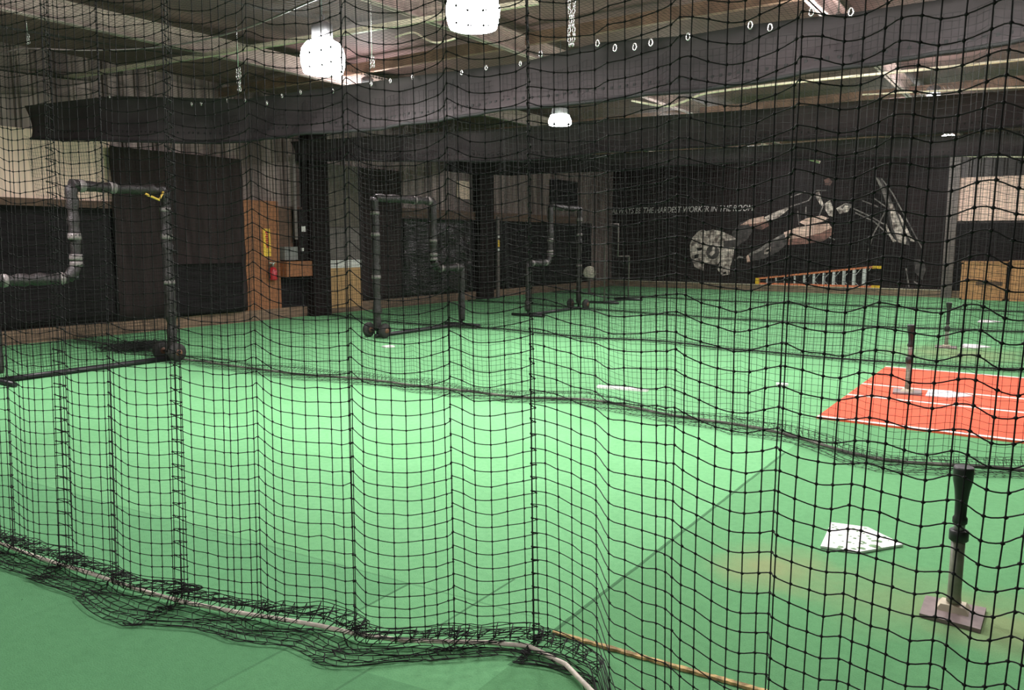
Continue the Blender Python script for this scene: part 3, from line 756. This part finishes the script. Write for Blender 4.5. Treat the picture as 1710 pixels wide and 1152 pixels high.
# columns meet the rope near the same sight line: pair column px (at eye level) with floor points
def px_of(x, y, z):
    d = np.array([x, y, z]) - EYE; f = d @ fwd
    return W / 2 + F * (d @ rt) / f
PXF = np.array([px_of(a, b, 0) for a, b in FL1])
def floor1(x, y):
    px = px_of(x, y, 1.6)
    shift = np.interp(px, [0, 200, 440, 900, 1100, 1240, 1440, 1640, 1900], [10, 4, 8, 22, 10, -22, -80, -130, -190])
    s = np.interp(px + shift, PXF, S1)
    return np.interp(s, S1, FL1[:, 0]), np.interp(s, S1, FL1[:, 1])
make_net('batting_cage_net', 'nearest black net with pale rope along the floor', xh, ytop1, floor1, 3.3, .0535, .0019, 5,
         lambda x: np.interp(x, [-6, -4, -2.8, -1.5, 0], [.040, .055, .075, .06, .04]), .045, 11, sub=3, knot=.0064, skirt=lambda x: np.interp(x, [-5, -4, -3.2, -2.6, -1.9, -1.6, -1.3], [.12, .13, .21, .22, .16, .12, .04]), pile=15, wob=.004, rope_m=M_ROPE, rope_r=.0095)

# --- the lane dividers behind it
def floor_from_px(pts, ext_l=None, ext_r=None):
    Q = [at_z(*p)[:2] for p in pts]
    Q = np.array(sorted(Q, key=lambda q: q[0]))
    def f(x, y): return x, float(np.interp(x, Q[:, 0], Q[:, 1]))
    return f
def hangs(x0, x1, step, rg):
    out = [x0]
    while out[-1] < x1: out.append(out[-1] + step * (.7 + .6 * rg.rand()))
    return out
rg = np.random.RandomState(5)
n2 = [(112, 567), (200, 580), (260, 590), (304, 604), (340, 606), (420, 619), (480, 626), (560, 633), (640, 640), (690, 647), (760, 655), (860, 667), (980, 670), (1050, 683),
      (1110, 696), (1200, 709), (1280, 723), (1330, 734), (1380, 749), (1420, 763), (1480, 776), (1540, 781), (1620, 785), (1710, 790), (1790, 800)]
make_net('batting_cage_net', 'second black net from the viewer, its hem crossing the green floor mid picture', hangs(XW + .3, 2.2, .8, rg),
         lambda x: np.interp(x, [-13, -10, 2], [5.9, 6.3, 6.45]), floor_from_px(n2), 3.2, .052, .0016, 3, lambda x: .09, .05, 12, 'lane nets', skirt=.22, pile=14, heap=.06, rope_m=M_ROPE2, rope_r=.014, sub=1)
n3 = [(520, 522), (592, 533), (640, 538), (770, 548), (824, 550), (984, 566), (1075, 569), (1164, 578), (1210, 584), (1461, 606), (1590, 614), (1661, 618), (1710, 620), (1800, 626)]
make_net('batting_cage_net', 'third black net, hanging just beyond the red mat', hangs(XW + .3, 3.6, .9, rg),
         lambda x: np.interp(x, [-13, -9, 3], [11.4, 11.7, 12.3]), floor_from_px(n3), 3.3, .052, .0016, 3, lambda x: .08, .05, 13, 'lane nets', skirt=.16, pile=7, rope_m=M_TWINE2, rope_r=.011)
n4 = [(880, 508), (1010, 519), (1217, 534), (1402, 544), (1550, 550), (1709, 556), (1800, 560)]
make_net('batting_cage_net', 'fourth black net, hanging beyond the third padded screen', hangs(XW + .3, 4.8, .9, rg),
         lambda x: np.interp(x, [-13, 4], [16.0, 16.8]), floor_from_px(n4), 3.35, .052, .0016, 3, lambda x: .08, .05, 14, 'lane nets', skirt=.16, pile=7, rope_m=M_TWINE2, rope_r=.011)
n5 = [(960, 490), (1214, 504), (1440, 512), (1710, 522), (1800, 526)]
make_net('batting_cage_net', 'farthest black net, in front of the mural wall', hangs(XW + .3, 5.6, 1.0, rg),
         lambda x: np.interp(x, [-13, 5], [20.8, 21.4]), floor_from_px(n5), 3.35, .052, .0016, 3, lambda x: .08, .05, 15, 'lane nets', skirt=.16, pile=7, rope_m=M_TWINE2, rope_r=.011)

# --- nets stretched overhead
def roof_net(label, x0, x1, y0, y1, z, sag, seed, r=.0014, mesh=.055):
    rg = np.random.RandomState(seed)
    nx, ny = int((x1 - x0) / mesh), int((y1 - y0) / mesh)
    X = np.linspace(x0, x1, nx); Y = np.linspace(y0, y1, ny)
    xx, yy = np.meshgrid(X, Y)
    v = (yy - y0) / (y1 - y0)
    per = 2.3 + .4 * rg.rand()
    zz = z - sag * np.sin(np.pi * v) * (1 + .5 * np.sin(xx * 2 * np.pi / per + 1.3 * np.sin(yy))) - .05 * np.abs(np.sin(xx * np.pi / .9)) * (1 - v * .6)
    P = np.stack([xx, yy, zz], -1)
    o = np_mesh('roof_net', [strands(P, np.array([0, 0, 1.0]), r, 3), strands(np.swapaxes(P, 0, 1), np.array([0, 0, 1.0]), r, 3)], M_TWINE2)
    return tag(o, label, 'net', 'overhead nets')
roof_net('black net stretched overhead between the nearest net and the near valance', XW + .2, 1.5, 2.2, 6.2, 3.9, .14, 21)
roof_net('black net stretched overhead beyond the near valance', XW + .2, 3.2, 6.45, 11.6, 3.95, .14, 22)
roof_net('black net stretched overhead beyond the middle valance', XW + .2, 4.4, 12.0, 16.2, 4.0, .14, 23)

# --- black cloth valances laced along the tops of the lane nets
def valance(label, top, bot, yfun, seed, wave=.07, n=160, m=10):
    rg = np.random.RandomState(seed)
    px0, px1 = bot[0][0], bot[-1][0]
    xs0 = at_y(px0, bot[0][1], yfun(px0))[0]; xs1 = at_y(px1, bot[-1][1], yfun(px1))[0]
    def edge(pts):
        Q = np.array([at_y(px, py, yfun(px)) for px, py in pts]); return Q[np.argsort(Q[:, 0])]
    T, Bq = edge(top), edge(bot)
    X = np.linspace(Bq[0, 0], Bq[-1, 0], n); ph = rg.rand(4) * 6
    vs = []
    for side in (0, 1):
        for i, x in enumerate(X):
            zt = np.interp(x, T[:, 0], T[:, 2]); zb = np.interp(x, Bq[:, 0], Bq[:, 2]); y = np.interp(x, Bq[:, 0], Bq[:, 1])
            for k in range(m):
                t = k / (m - 1)
                d = wave * t * (math.sin(x * 2.1 + ph[0]) + .5 * math.sin(x * 4.7 + ph[1] + t) + .35 * math.sin(x * 9 + ph[2] + 2 * t)) + .012 * math.sin(x * 23 + 5 * t + ph[3]) * t
                vs.append((x, y + d + .06 * math.sin(t * 3.1) + (0.006 if side else 0), zt + (zb - zt) * t))
    N_ = n * m; fs = []
    for i in range(n - 1):
        for k in range(m - 1):
            a = i * m + k; fs.append((a, a + m, a + m + 1, a + 1)); fs.append((N_ + a + 1, N_ + a + m + 1, N_ + a + m, N_ + a))
        for k in (0, m - 1):
            a = i * m + k; fs.append((a, a + m, N_ + a + m, N_ + a))
    for k in range(m - 1):
        for i in (0, n - 1):
            a = i * m + k; fs.append((a, a + 1, N_ + a + 1, N_ + a))
    o = MB()._add(vs, fs, True).build('net_valance', M_CLOTH); tag(o, label, 'valance')
    pts = [np.array(vs[i * m + m - 1]) + (0, -.004, 0) for i in range(n)]
    MB().tube(pts, .018, 6).build('hem', M_TWINE, o)
    mb = MB()
    for i in range(2, n - 1):
        p = np.array(vs[i * m + m - 3]); mb.box(p + (-.012, -.006, -.012), p + (.012, .002, .012))
    mb.build('eyelet_row', M_TWINE, o)['kind'] = 'stuff'
    return T
yv1 = lambda px: float(np.interp(px, [0, 45, 400, 1710], [5.55, 5.6, 6.3, 6.5]))
T1 = valance('long black cloth valance nearest the viewer, along the top of the second net',
             [(32, 178), (183, 160), (409, 165), (689, 127), (869, 105), (998, 71), (1148, 59), (1253, 41), (1422, 21), (1600, -5), (1780, -30)],
             [(45, 231), (240, 237), (400, 237), (600, 216), (800, 192), (1050, 160), (1300, 134), (1543, 94), (1710, 66), (1780, 56)], yv1, 31)
yv2 = lambda px: float(np.interp(px, [460, 900, 1710], [11.2, 11.9, 12.4]))
valance('black cloth valance in the middle distance, along the top of the third net',
        [(462, 238), (640, 226), (840, 215), (1000, 200), (1270, 182), (1440, 168), (1710, 150), (1780, 145)],
        [(466, 268), (640, 268), (820, 270), (900, 266), (1000, 256), (1200, 243), (1440, 227), (1600, 220), (1710, 211), (1780, 206)], yv2, 32, .08)
yv3 = lambda px: 16.4
valance('dark cloth valance farthest from the viewer, along the top of the fourth net',
        [(690, 262), (1000, 258), (1270, 243), (1440, 232), (1710, 222), (1780, 218)],
        [(690, 275), (760, 287), (850, 292), (1000, 285), (1200, 272), (1440, 263), (1710, 259), (1780, 256)], yv3, 33, .05)

# metal clips and chains
def clip(p, s=1.0):
    o = MB().torus((0, 0, 0), .013 * s, .005 * s, squash=1.7).build('carabiner', M_CHROME); o.location = tuple(map(float, p))
    return tag(o, 'small silver clip along the top edge of the nearest valance', 'clip', 'clips along the nearest valance')
for px, py in ((183, 162), (320, 174), (336, 173), (380, 168), (409, 167), (446, 172), (471, 160), (502, 154), (556, 152), (620, 140), (689, 129), (652, 135), (771, 121), (812, 113),
               (869, 106), (903, 90), (998, 72), (1027, 80), (1060, 78), (1087, 71), (1149, 61), (1253, 42), (1286, 46), (1355, 20), (1421, 20)):
    p = at_y(px, py, yv1(px) - .06); clip(p, 1.0 if px < 900 else 1.3)
def chain(px, py0, py1, y, label):
    a = at_y(px, py0, y); b = at_y(px, py1, y); b[0] = a[0]
    z1, z0 = a[2], b[2]
    mb = MB(); z = z1; k = 0
    while z > z0:
        for dx in (-.018, .018):
            mb.torus((a[0] + dx * (1 + .4 * math.sin(k)), y, z), .014, .0045, u=(1, 0, 0) if k % 2 else (0, 1, 0), squash=1.6, n=8, m=5)
        z -= .038; k += 1
    mb.tube([(a[0], y, z1), (a[0], y, ZC)], .004, 5)
    tag(mb.build('hanging_chain', M_CHROME), label, 'chain')
chain(398, 115, 152, 5.9, 'silver chain hanging left of the bright lamp')
chain(955, -5, 78, 6.0, 'long silver chain hanging right of the brightest lamp')
chain(621, 97, 110, 6.1, 'short silver chain hanging right of the bright lamp')
chain(46, 60, 74, 5.0, 'short chain at the top left by the overhead net')

# support cables / conduits
def cable(name, pts, yf, r, m, label, cat):
    P = np.array([at_y(px, py, yf(px) if callable(yf) else yf) for px, py in pts])[None]
    P = resample(P, 6)[0]
    o = tag(MB().tube(P, r, 6).build(name, m), label, cat)
    for q in P[[2, len(P) // 2, -3]]: MB().tube([q, (q[0], q[1], ZC)], .0025, 4).build('hanger_wire', M_STEELCOL, o)
cable('support_cable', [(-20, 104), (30, 82), (150, 84), (280, 77), (400, 50), (520, 2), (560, -15)], 4.6, .008, M_STEELCOL, 'thin pale cable sagging across the top left of the overhead net', 'cable')
cable('conduit', [(1055, 168), (1110, 177), (1140, 170), (1170, 158), (1210, 151), (1330, 137), (1500, 120), (1720, 98), (1800, 90)], 10.8, .018, M_CONDUIT, 'bright pale conduit bending down at its left end under the nearest valance', 'conduit')
cable('support_cable', [(660, 62), (690, 54), (712, 66), (732, 71), (764, 63)], 7.2, .012, M_CONDUIT, 'short white cable looping beside the pale roof beam', 'cable')
cable('conduit', [(1440, 158), (1560, 152), (1720, 145)], 11.5, .012, M_CONDUIT, 'pale conduit just above the middle valance at the right edge', 'conduit')
cable('conduit', [(1272, 240), (1320, 256), (1369, 271)], 17.5, .03, M_CONDUIT, 'pale slanting pipe above the mural', 'pipe')
cable('conduit', [(1380, 258), (1480, 259), (1720, 262)], 20.5, .02, M_CONDUIT, 'level pale pipe above the mural at the right', 'pipe')

# ================================================================== L-SCREENS
def l_screen(label, X, y_out, y_in, y_tall, z_low, z_top, foot_far, wheels_at, pad=.05, seed=0, padded=True, strap=False, slim=False):
    """tall bay between y_in and y_tall, low bay between y_out and y_in"""
    rg = np.random.RandomState(seed)
    t = thing('pitching_screen', label, 'screen', (X, y_tall, 0), None)
    def loc(y, z, dx=0.0): return np.array([dx, y - y_tall, z])
    r = .022
    corner = [(y_out, 0.05), (y_out, z_low), (y_in, z_low), (y_in, z_top), (y_tall, z_top), (y_tall, .05)]
    MB().tube([loc(y, z) for y, z in corner], r, 8).build('frame', M_PIPE if padded else M_STEELCOL, t)
    d = 1 if y_tall > y_out else -1
    if padded:
        c2 = [(y_out, .75 if not slim else .3), (y_out, z_low - .04)]
        runs = [[(y_out, .12), (y_out, z_low)], [(y_out, z_low), (y_in - d * .12, z_low)], [(y_in - d * .12, z_low), (y_in, z_low + .14)],
                [(y_in, z_low + .14), (y_in, z_top)], [(y_in, z_top), (y_tall, z_top)], [(y_tall, z_top), (y_tall, .15)]]
        for k, (a, b) in enumerate(runs):
            n = max(4, int(np.hypot(a[0] - b[0], a[1] - b[1]) / .06))
            pts = [loc(a[0] + (b[0] - a[0]) * i / n, a[1] + (b[1] - a[1]) * i / n) + rg.randn(3) * .004 for i in range(n + 1)]
            MB().tube(pts, pad * (1 + .1 * rg.randn(n + 1)).clip(.8, 1.25), 10).build('padding', M_PAD, t)
        # silver tape wraps
        for (y, z, ax) in ((y_in, z_low + .25, 'z'), (y_in, z_low + .17, 'z'), (y_in, z_low + .5, 'z'), (y_in - d * .2, z_low, 'y'), (y_tall, z_top - .25, 'z'), (y_tall, z_top - .6, 'z'),
                           (y_tall, z_low - .1, 'z'), (y_in + d * .12, z_top, 'y'), (y_in + d * .5, z_top, 'y'), (y_out + d * .15, z_low, 'y')):
            rr = pad * 1.16; w = .022 + .02 * rg.rand()
            MB().lathe([(rr * .96, -w), (rr * 1.03, -w * .3), (rr * .98, w * .4), (rr * .96, w)], loc(y, z), 10, ax).build('tape_wrap', M_TAPE, t)
        if strap:
            MB().tube([loc(y_tall - d * .05, z_top - .02, .06), loc(y_tall - d * .12, z_top - .13, .07), loc(y_tall - d * .3, z_top - .06, .06)], .016, 6).build('strap', M_YTAPE, t)['label'] = 'yellow strap'
    # base
    MB().tube([loc(y_out - d * .02, .035), loc(y_tall + d * .05, .035)], .035 if padded else .02, 8).build('base_pipe', M_PIPE, t)
    for y in ((y_out, y_tall) if foot_far else (y_out,)):
        MB().tube([loc(y, .032, -.42), loc(y, .032, .42)], .03, 8).build('foot', M_PIPE, t)
    for yy, dx in wheels_at:
        w = MB().lathe([(.05, -.05), (.105, -.045), (.125, -.02), (.125, .02), (.105, .045), (.05, .05)], (0, 0, 0), 18, 'x').build('wheel', M_TYRE, t)
        w.location = tuple(loc(yy, .126, dx))
        MB().lathe([(.015, -.058), (.045, -.055), (.045, .055), (.015, .058)], (0, 0, 0), 12, 'x').build('hub', M_HUB, w)
    if wheels_at:
        MB().tube([loc(wheels_at[0][0], .126, -.22), loc(wheels_at[0][0], .126, .22)], .015, 6).build('axle', M_PIPE, t)
    # netting
    g = .046; Hs, Vs = [], []
    lo, hi = min(y_out, y_tall), max(y_out, y_tall); tl, th = min(y_in, y_tall), max(y_in, y_tall)
    chunks = []
    def wv(P): P[:, :, 0] += .015 * np.sin(P[:, :, 1] * 6 + P[:, :, 2] * 5) - .03; return P
    for (a, b, z0, z1) in ((lo, hi, .04, z_low), (tl, th, z_low, z_top)):
        zs = np.arange(z0, z1, g); ys = np.arange(a, b, g)
        n = 14
        P = np.zeros((len(zs), n, 3)); P[:, :, 1] = np.linspace(a, b, n)[None] - y_tall; P[:, :, 2] = zs[:, None]
        chunks.append(strands(wv(P), np.array([0, 0, 1.0]), .0017, 3))
        P = np.zeros((len(ys), n, 3)); P[:, :, 1] = ys[:, None] - y_tall; P[:, :, 2] = np.linspace(z0, z1, n)[None]
        chunks.append(strands(wv(P), np.array([1.0, .1, 0]), .0017, 3))
    zs = np.arange(.03, .62, g * .8); ys = np.arange(lo, hi, g * .8)
    P = np.zeros((len(zs), 14, 3)); P[:, :, 1] = np.linspace(lo, hi, 14)[None] - y_tall; P[:, :, 2] = zs[:, None]; P = wv(P); P[:, :, 0] -= .1 + .05 * np.sin(P[:, :, 1] * 4)
    chunks.append(strands(P, np.array([0, 0, 1.0]), .0017, 3))
    P = np.zeros((len(ys), 8, 3)); P[:, :, 1] = ys[:, None] - y_tall; P[:, :, 2] = np.linspace(.02, .62, 8)[None]; P[:, :, 0] = -.13 - .05 * np.sin(P[:, :, 1] * 4)
    chunks.append(strands(P, np.array([1.0, .1, 0]), .0017, 3))
    np_mesh('netting', chunks, M_TWINE, t)
    return t
X1 = -9.8
y_t1 = at_x(282, 460, X1)[1]; y_i1 = at_x(124, 385, X1)[1]; y_o1 = at_x(-3, 640, X1)[1]
l_screen('nearest black padded pitching screen with a yellow strap, at the left edge', X1, y_o1, y_i1, y_t1, z_over(X1, at_x(50, 467, X1)[1], 467), z_over(X1, (y_t1 + y_i1) / 2, 314),
         False, [(y_t1 - .05, -.2), (y_t1 - .05, .17)], .066, 1, strap=True)
X2 = -9.3
y_t2 = at_x(628, 450, X2)[1]; y_i2 = at_x(723, 390, X2)[1]; y_o2 = at_x(771, 500, X2)[1]
l_screen('middle black padded pitching screen in front of the shiny tarp', X2, y_o2, y_i2, y_t2, z_over(X2, y_o2, 446), z_over(X2, (y_t2 + y_i2) / 2, 333),
         False, [(y_t2, -.2), (y_t2, .17)], .067, 2)
X3 = -9.3
y_t3 = at_x(967, 430, X3)[1]; y_i3 = at_x(919, 390, X3)[1]; y_o3 = at_x(882, 490, X3)[1]
l_screen('farther black padded pitching screen, small, left of the mural', X3, y_o3, y_i3, y_t3, z_over(X3, (y_o3 + y_i3) / 2, 439), z_over(X3, (y_t3 + y_i3) / 2, 347),
         False, [(y_t3, -.22), (y_t3, .2)], .062, 3)
X4 = -9.6
y_t4 = at_x(1010, 430, X4)[1]; y_i4 = at_x(1032, 430, X4)[1]; y_o4 = at_x(1050, 455, X4)[1]
l_screen('thin unpadded pitching screen near the far corner', X4, y_o4, y_i4, y_t4, z_over(X4, y_i4, 428), z_over(X4, y_i4, 374), True, [], .03, 4, padded=False)

# ================================================================== TEES, PLATES, MAT
def tee(label, base_px, top_py, parts_py, corners=None, rot=0.0, size=.34, z0=0.0):
    b = at_z(*base_px, .03)
    t = thing('batting_tee', label, 'tee', (b[0], b[1], z0))
    zz = lambda py: z_over(b[0], b[1], py) - z0
    if corners:
        C = [at_z(px, py, .03) - (b[0], b[1], 0) for px, py in corners]
        bot = [(c[0], c[1], .0) for c in C]; top = [(c[0], c[1], .017) for c in C]
    else:
        s = size / 2; C = [(-s, -s), (s, -s), (s, s), (-s, s)]
        ca, sa = math.cos(rot), math.sin(rot); C = [(x * ca - y * sa, x * sa + y * ca) for x, y in C]
        bot = [(x, y, 0.0) for x, y in C]; top = [(x, y, .017) for x, y in C]
    MB().hexa(bot, top).build('base_plate', M_TEEBASE, t)
    e = .062
    sk = [((-e, -e), .017), ((e, -e), .017), ((e, e), .017), ((-e, e), .017)]
    MB().hexa([(x * 1.0, y * .85, z) for (x, y), z in sk], [(x * .75, y * .6, .042) for (x, y), z in sk]).build('socket', M_CREAM, t)
    z_col0, z_col1, z_top0 = zz(parts_py[0]), zz(parts_py[1]), zz(parts_py[2]); zt = zz(top_py)
    MB().lathe([(.030, .05), (.027, .08), (.027, z_col0 + .01)], n=16).build('lower_tube', M_TEETUBE, t)
    MB().lathe([(.034, z_col0), (.038, z_col0 + .004), (.038, z_col1 - .004), (.033, z_col1)], n=16).build('collar', M_TEERUB, t)
    MB().lathe([(.0215, z_col1 - .01), (.0215, z_top0 + .02)], n=14).build('upper_tube', M_TEETUBE2, t)
    MB().lathe([(.026, z_top0 - .005), (.029, z_top0), (.029, z_top0 + .02), (.023, z_top0 + .03), (.024, z_top0 + .09), (.030, zt - .10), (.038, zt - .06), (.040, zt - .01), (.037, zt), (.02, zt - .006)], n=18).build('ball_cup', M_TEERUB, t)
    return t
tee('large batting tee with a grey plate at the right front', (1592, 1011), 779, (902, 884, 872), [(1535.6, 1019), (1638, 1046), (1647.5, 1010), (1546, 989)])
tee('batting tee standing on the red mat', (1515, 654), 542, (606, 596, 578), rot=.12, size=.27, z0=.0195)
tee('distant batting tee in the lane behind the red mat', (1580, 577), 505, (553, 545, 541), rot=.1, size=.29)

def home_plate(label, front_a, front_b, apex, z=.003, m=M_PLATE, th=.012):
    a, b, c = at_z(*front_a)[:2], at_z(*front_b)[:2], at_z(*apex)[:2]
    mid = (a + b) / 2; d = c - mid; w = b - a
    pts = [a, b, b + d * .5, c, a + d * .5]
    P = [(p[0], p[1], z) for p in pts]
    if np.cross(w, d) > 0: P = P
    o = MB().prism(P, (0, 0, th)).build('home_plate', m); return tag(o, label, 'home plate')
hp = home_plate('worn white home plate beside the large batting tee', (1388, 876), (1370, 916), (1508, 913))
# dirt scuffs on the near plate
rg = np.random.RandomState(3); mb = MB()
fa, fb_, ap = at_z(1388, 876)[:2], at_z(1370, 916)[:2], at_z(1508, 913)[:2]
M_SCUFF = mat('green_scuff', (0.16, 0.30, 0.14), 0.8, .4, 30)
for k in range(36):
    u, v_ = rg.rand() * .85, rg.rand()
    if u > .5 and abs(v_ - .5) > (1 - u) * .9: continue
    c = fa + (fb_ - fa) * (.06 + .88 * v_) + ((ap - (fa + fb_) / 2)) * u
    s = .004 + .012 * rg.rand() * (.4 + 1.2 * v_ * u)
    mb.prism([(c[0] + s * (1 + .5 * rg.rand()) * math.cos(a), c[1] + s * (1 + .5 * rg.rand()) * math.sin(a), .0152) for a in np.arange(6) * 1.047], (0, 0, .0006))
for (px, py, s) in ((1460, 917, .034), (1438, 920, .02), (1425, 921, .015), (1466, 908, .02), (1400, 920, .012), (1452, 904, .012), (1440, 909, .012), (1420, 900, .008)):
    c = at_z(px, py)[:2]
    mb.prism([(c[0] + s * (.7 + .6 * rg.rand()) * math.cos(a), c[1] + s * .8 * (.7 + .6 * rg.rand()) * math.sin(a), .0152) for a in np.arange(8) * .785], (0, 0, .0008))
mb.build('scuff', M_SCUFF, hp)['label'] = 'green worn scuffs'

# red mat
m0 = at_z(1472, 613); m1 = at_z(1374, 700)
xm = (m0[0] + m1[0]) / 2; yfar, ynear = m0[1], m1[1]; xe = 2.6
rm = thing('hitting_mat', 'orange red hitting mat with white lines between the second and third nets', 'mat', (xm, ynear, 0))
child_abs(rm, MB().box((xm, ynear, 0), (xe, yfar, .018)), 'mat_surface', M_MAT)
def mat_y(px, py): return at_z(px, py, .018)[1]
lw = .055
y_l = [ynear + lw * .6, mat_y(1420, 659), mat_y(1440, 640.5), yfar - lw * .6]
for y in y_l:
    child_abs(rm, MB().box((xm, y - lw / 2, .018), (xe, y + lw / 2, .0195)), 'white_line', M_LINE)
home_plate('clean white home plate lying on the red mat', (1551, 654), (1545, 664.5), (1625, 665.5), .0195, th=.01)
home_plate('dusty home plate beside the distant batting tee', (1609, 575.5), (1603, 581), (1655, 580.5))
home_plate('farthest pale home plate near the right edge', (1636, 535), (1632, 538.5), (1672, 538))

def slab(px0, py0, px1, py1, wid, label):
    a, b = at_z(px0, py0), at_z(px1, py1); a[2] = b[2] = .012
    tag(MB().bar(a, b, wid, .022).build('pitching_rubber', M_PLATE), label, 'pitching rubber')
slab(998, 647, 1082, 653.5, .09, 'long white pitching rubber on the green floor behind the second net')
slab(641, 580.5, 656, 579, .12, 'short white pitching rubber near the middle padded screen')
slab(1296, 643, 1316, 644, .08, 'small white mark slab left of the red mat')

# lath along the floor under the nearest net
a, b = at_z(923, 1057), at_z(1330, 1172)
P = []
rg = np.random.RandomState(8)
n = 60; mb = MB(); vs = []
for i in range(n + 1):
    t = i / n; c = a + (b - a) * t; w = (.008 + .008 * rg.rand()) * (.4 if i < 2 else 1)
    d = (b - a)[:2] / np.linalg.norm((b - a)[:2]); nrm = np.array([-d[1], d[0]])
    for s_, z in ((1, .001), (-1, .001), (-.8, .010), (.8, .010)):
        q = c[:2] + nrm * w * s_; vs.append((q[0], q[1], z + .002 * rg.rand()))
fs = []
for i in range(n):
    o_ = i * 4
    fs += [(o_ + j, o_ + (j + 1) % 4, o_ + 4 + (j + 1) % 4, o_ + 4 + j) for j in range(4)]
fs += [(3, 2, 1, 0), (n * 4, n * 4 + 1, n * 4 + 2, n * 4 + 3)]
mb._add(vs, fs)
tag(mb.build('wood_lath', M_LATH), 'long frayed golden wood strip lying on the floor at bottom right', 'wood strip')

# gathered loose netting by the near screen's wheels
rg = np.random.RandomState(17); c0 = at_z(232, 584)
loops = []
for k in range(70):
    th = np.linspace(0, 2 * math.pi, 14); a_ = .08 + .16 * rg.rand(); ctr = rg.randn(3) * (.10, .16, 0) + (0, 0, .02)
    tilt = rg.rand() * .5; ph = rg.rand() * 6
    loops.append(np.stack([ctr[0] + a_ * np.cos(th + ph), ctr[1] + a_ * 1.5 * np.sin(th + ph), .015 + abs(np.sin(th * 2 + ph)) * (.05 + .06 * rg.rand())], 1))
o = np_mesh('net_bundle', [strands(np.array(loops), np.array([.2, .1, 1.0]), .004, 4)], M_TWINE)
o.location = (c0[0], c0[1], 0)
tag(o, 'heap of loose dark netting on the floor beside the nearest padded screen wheels', 'net')
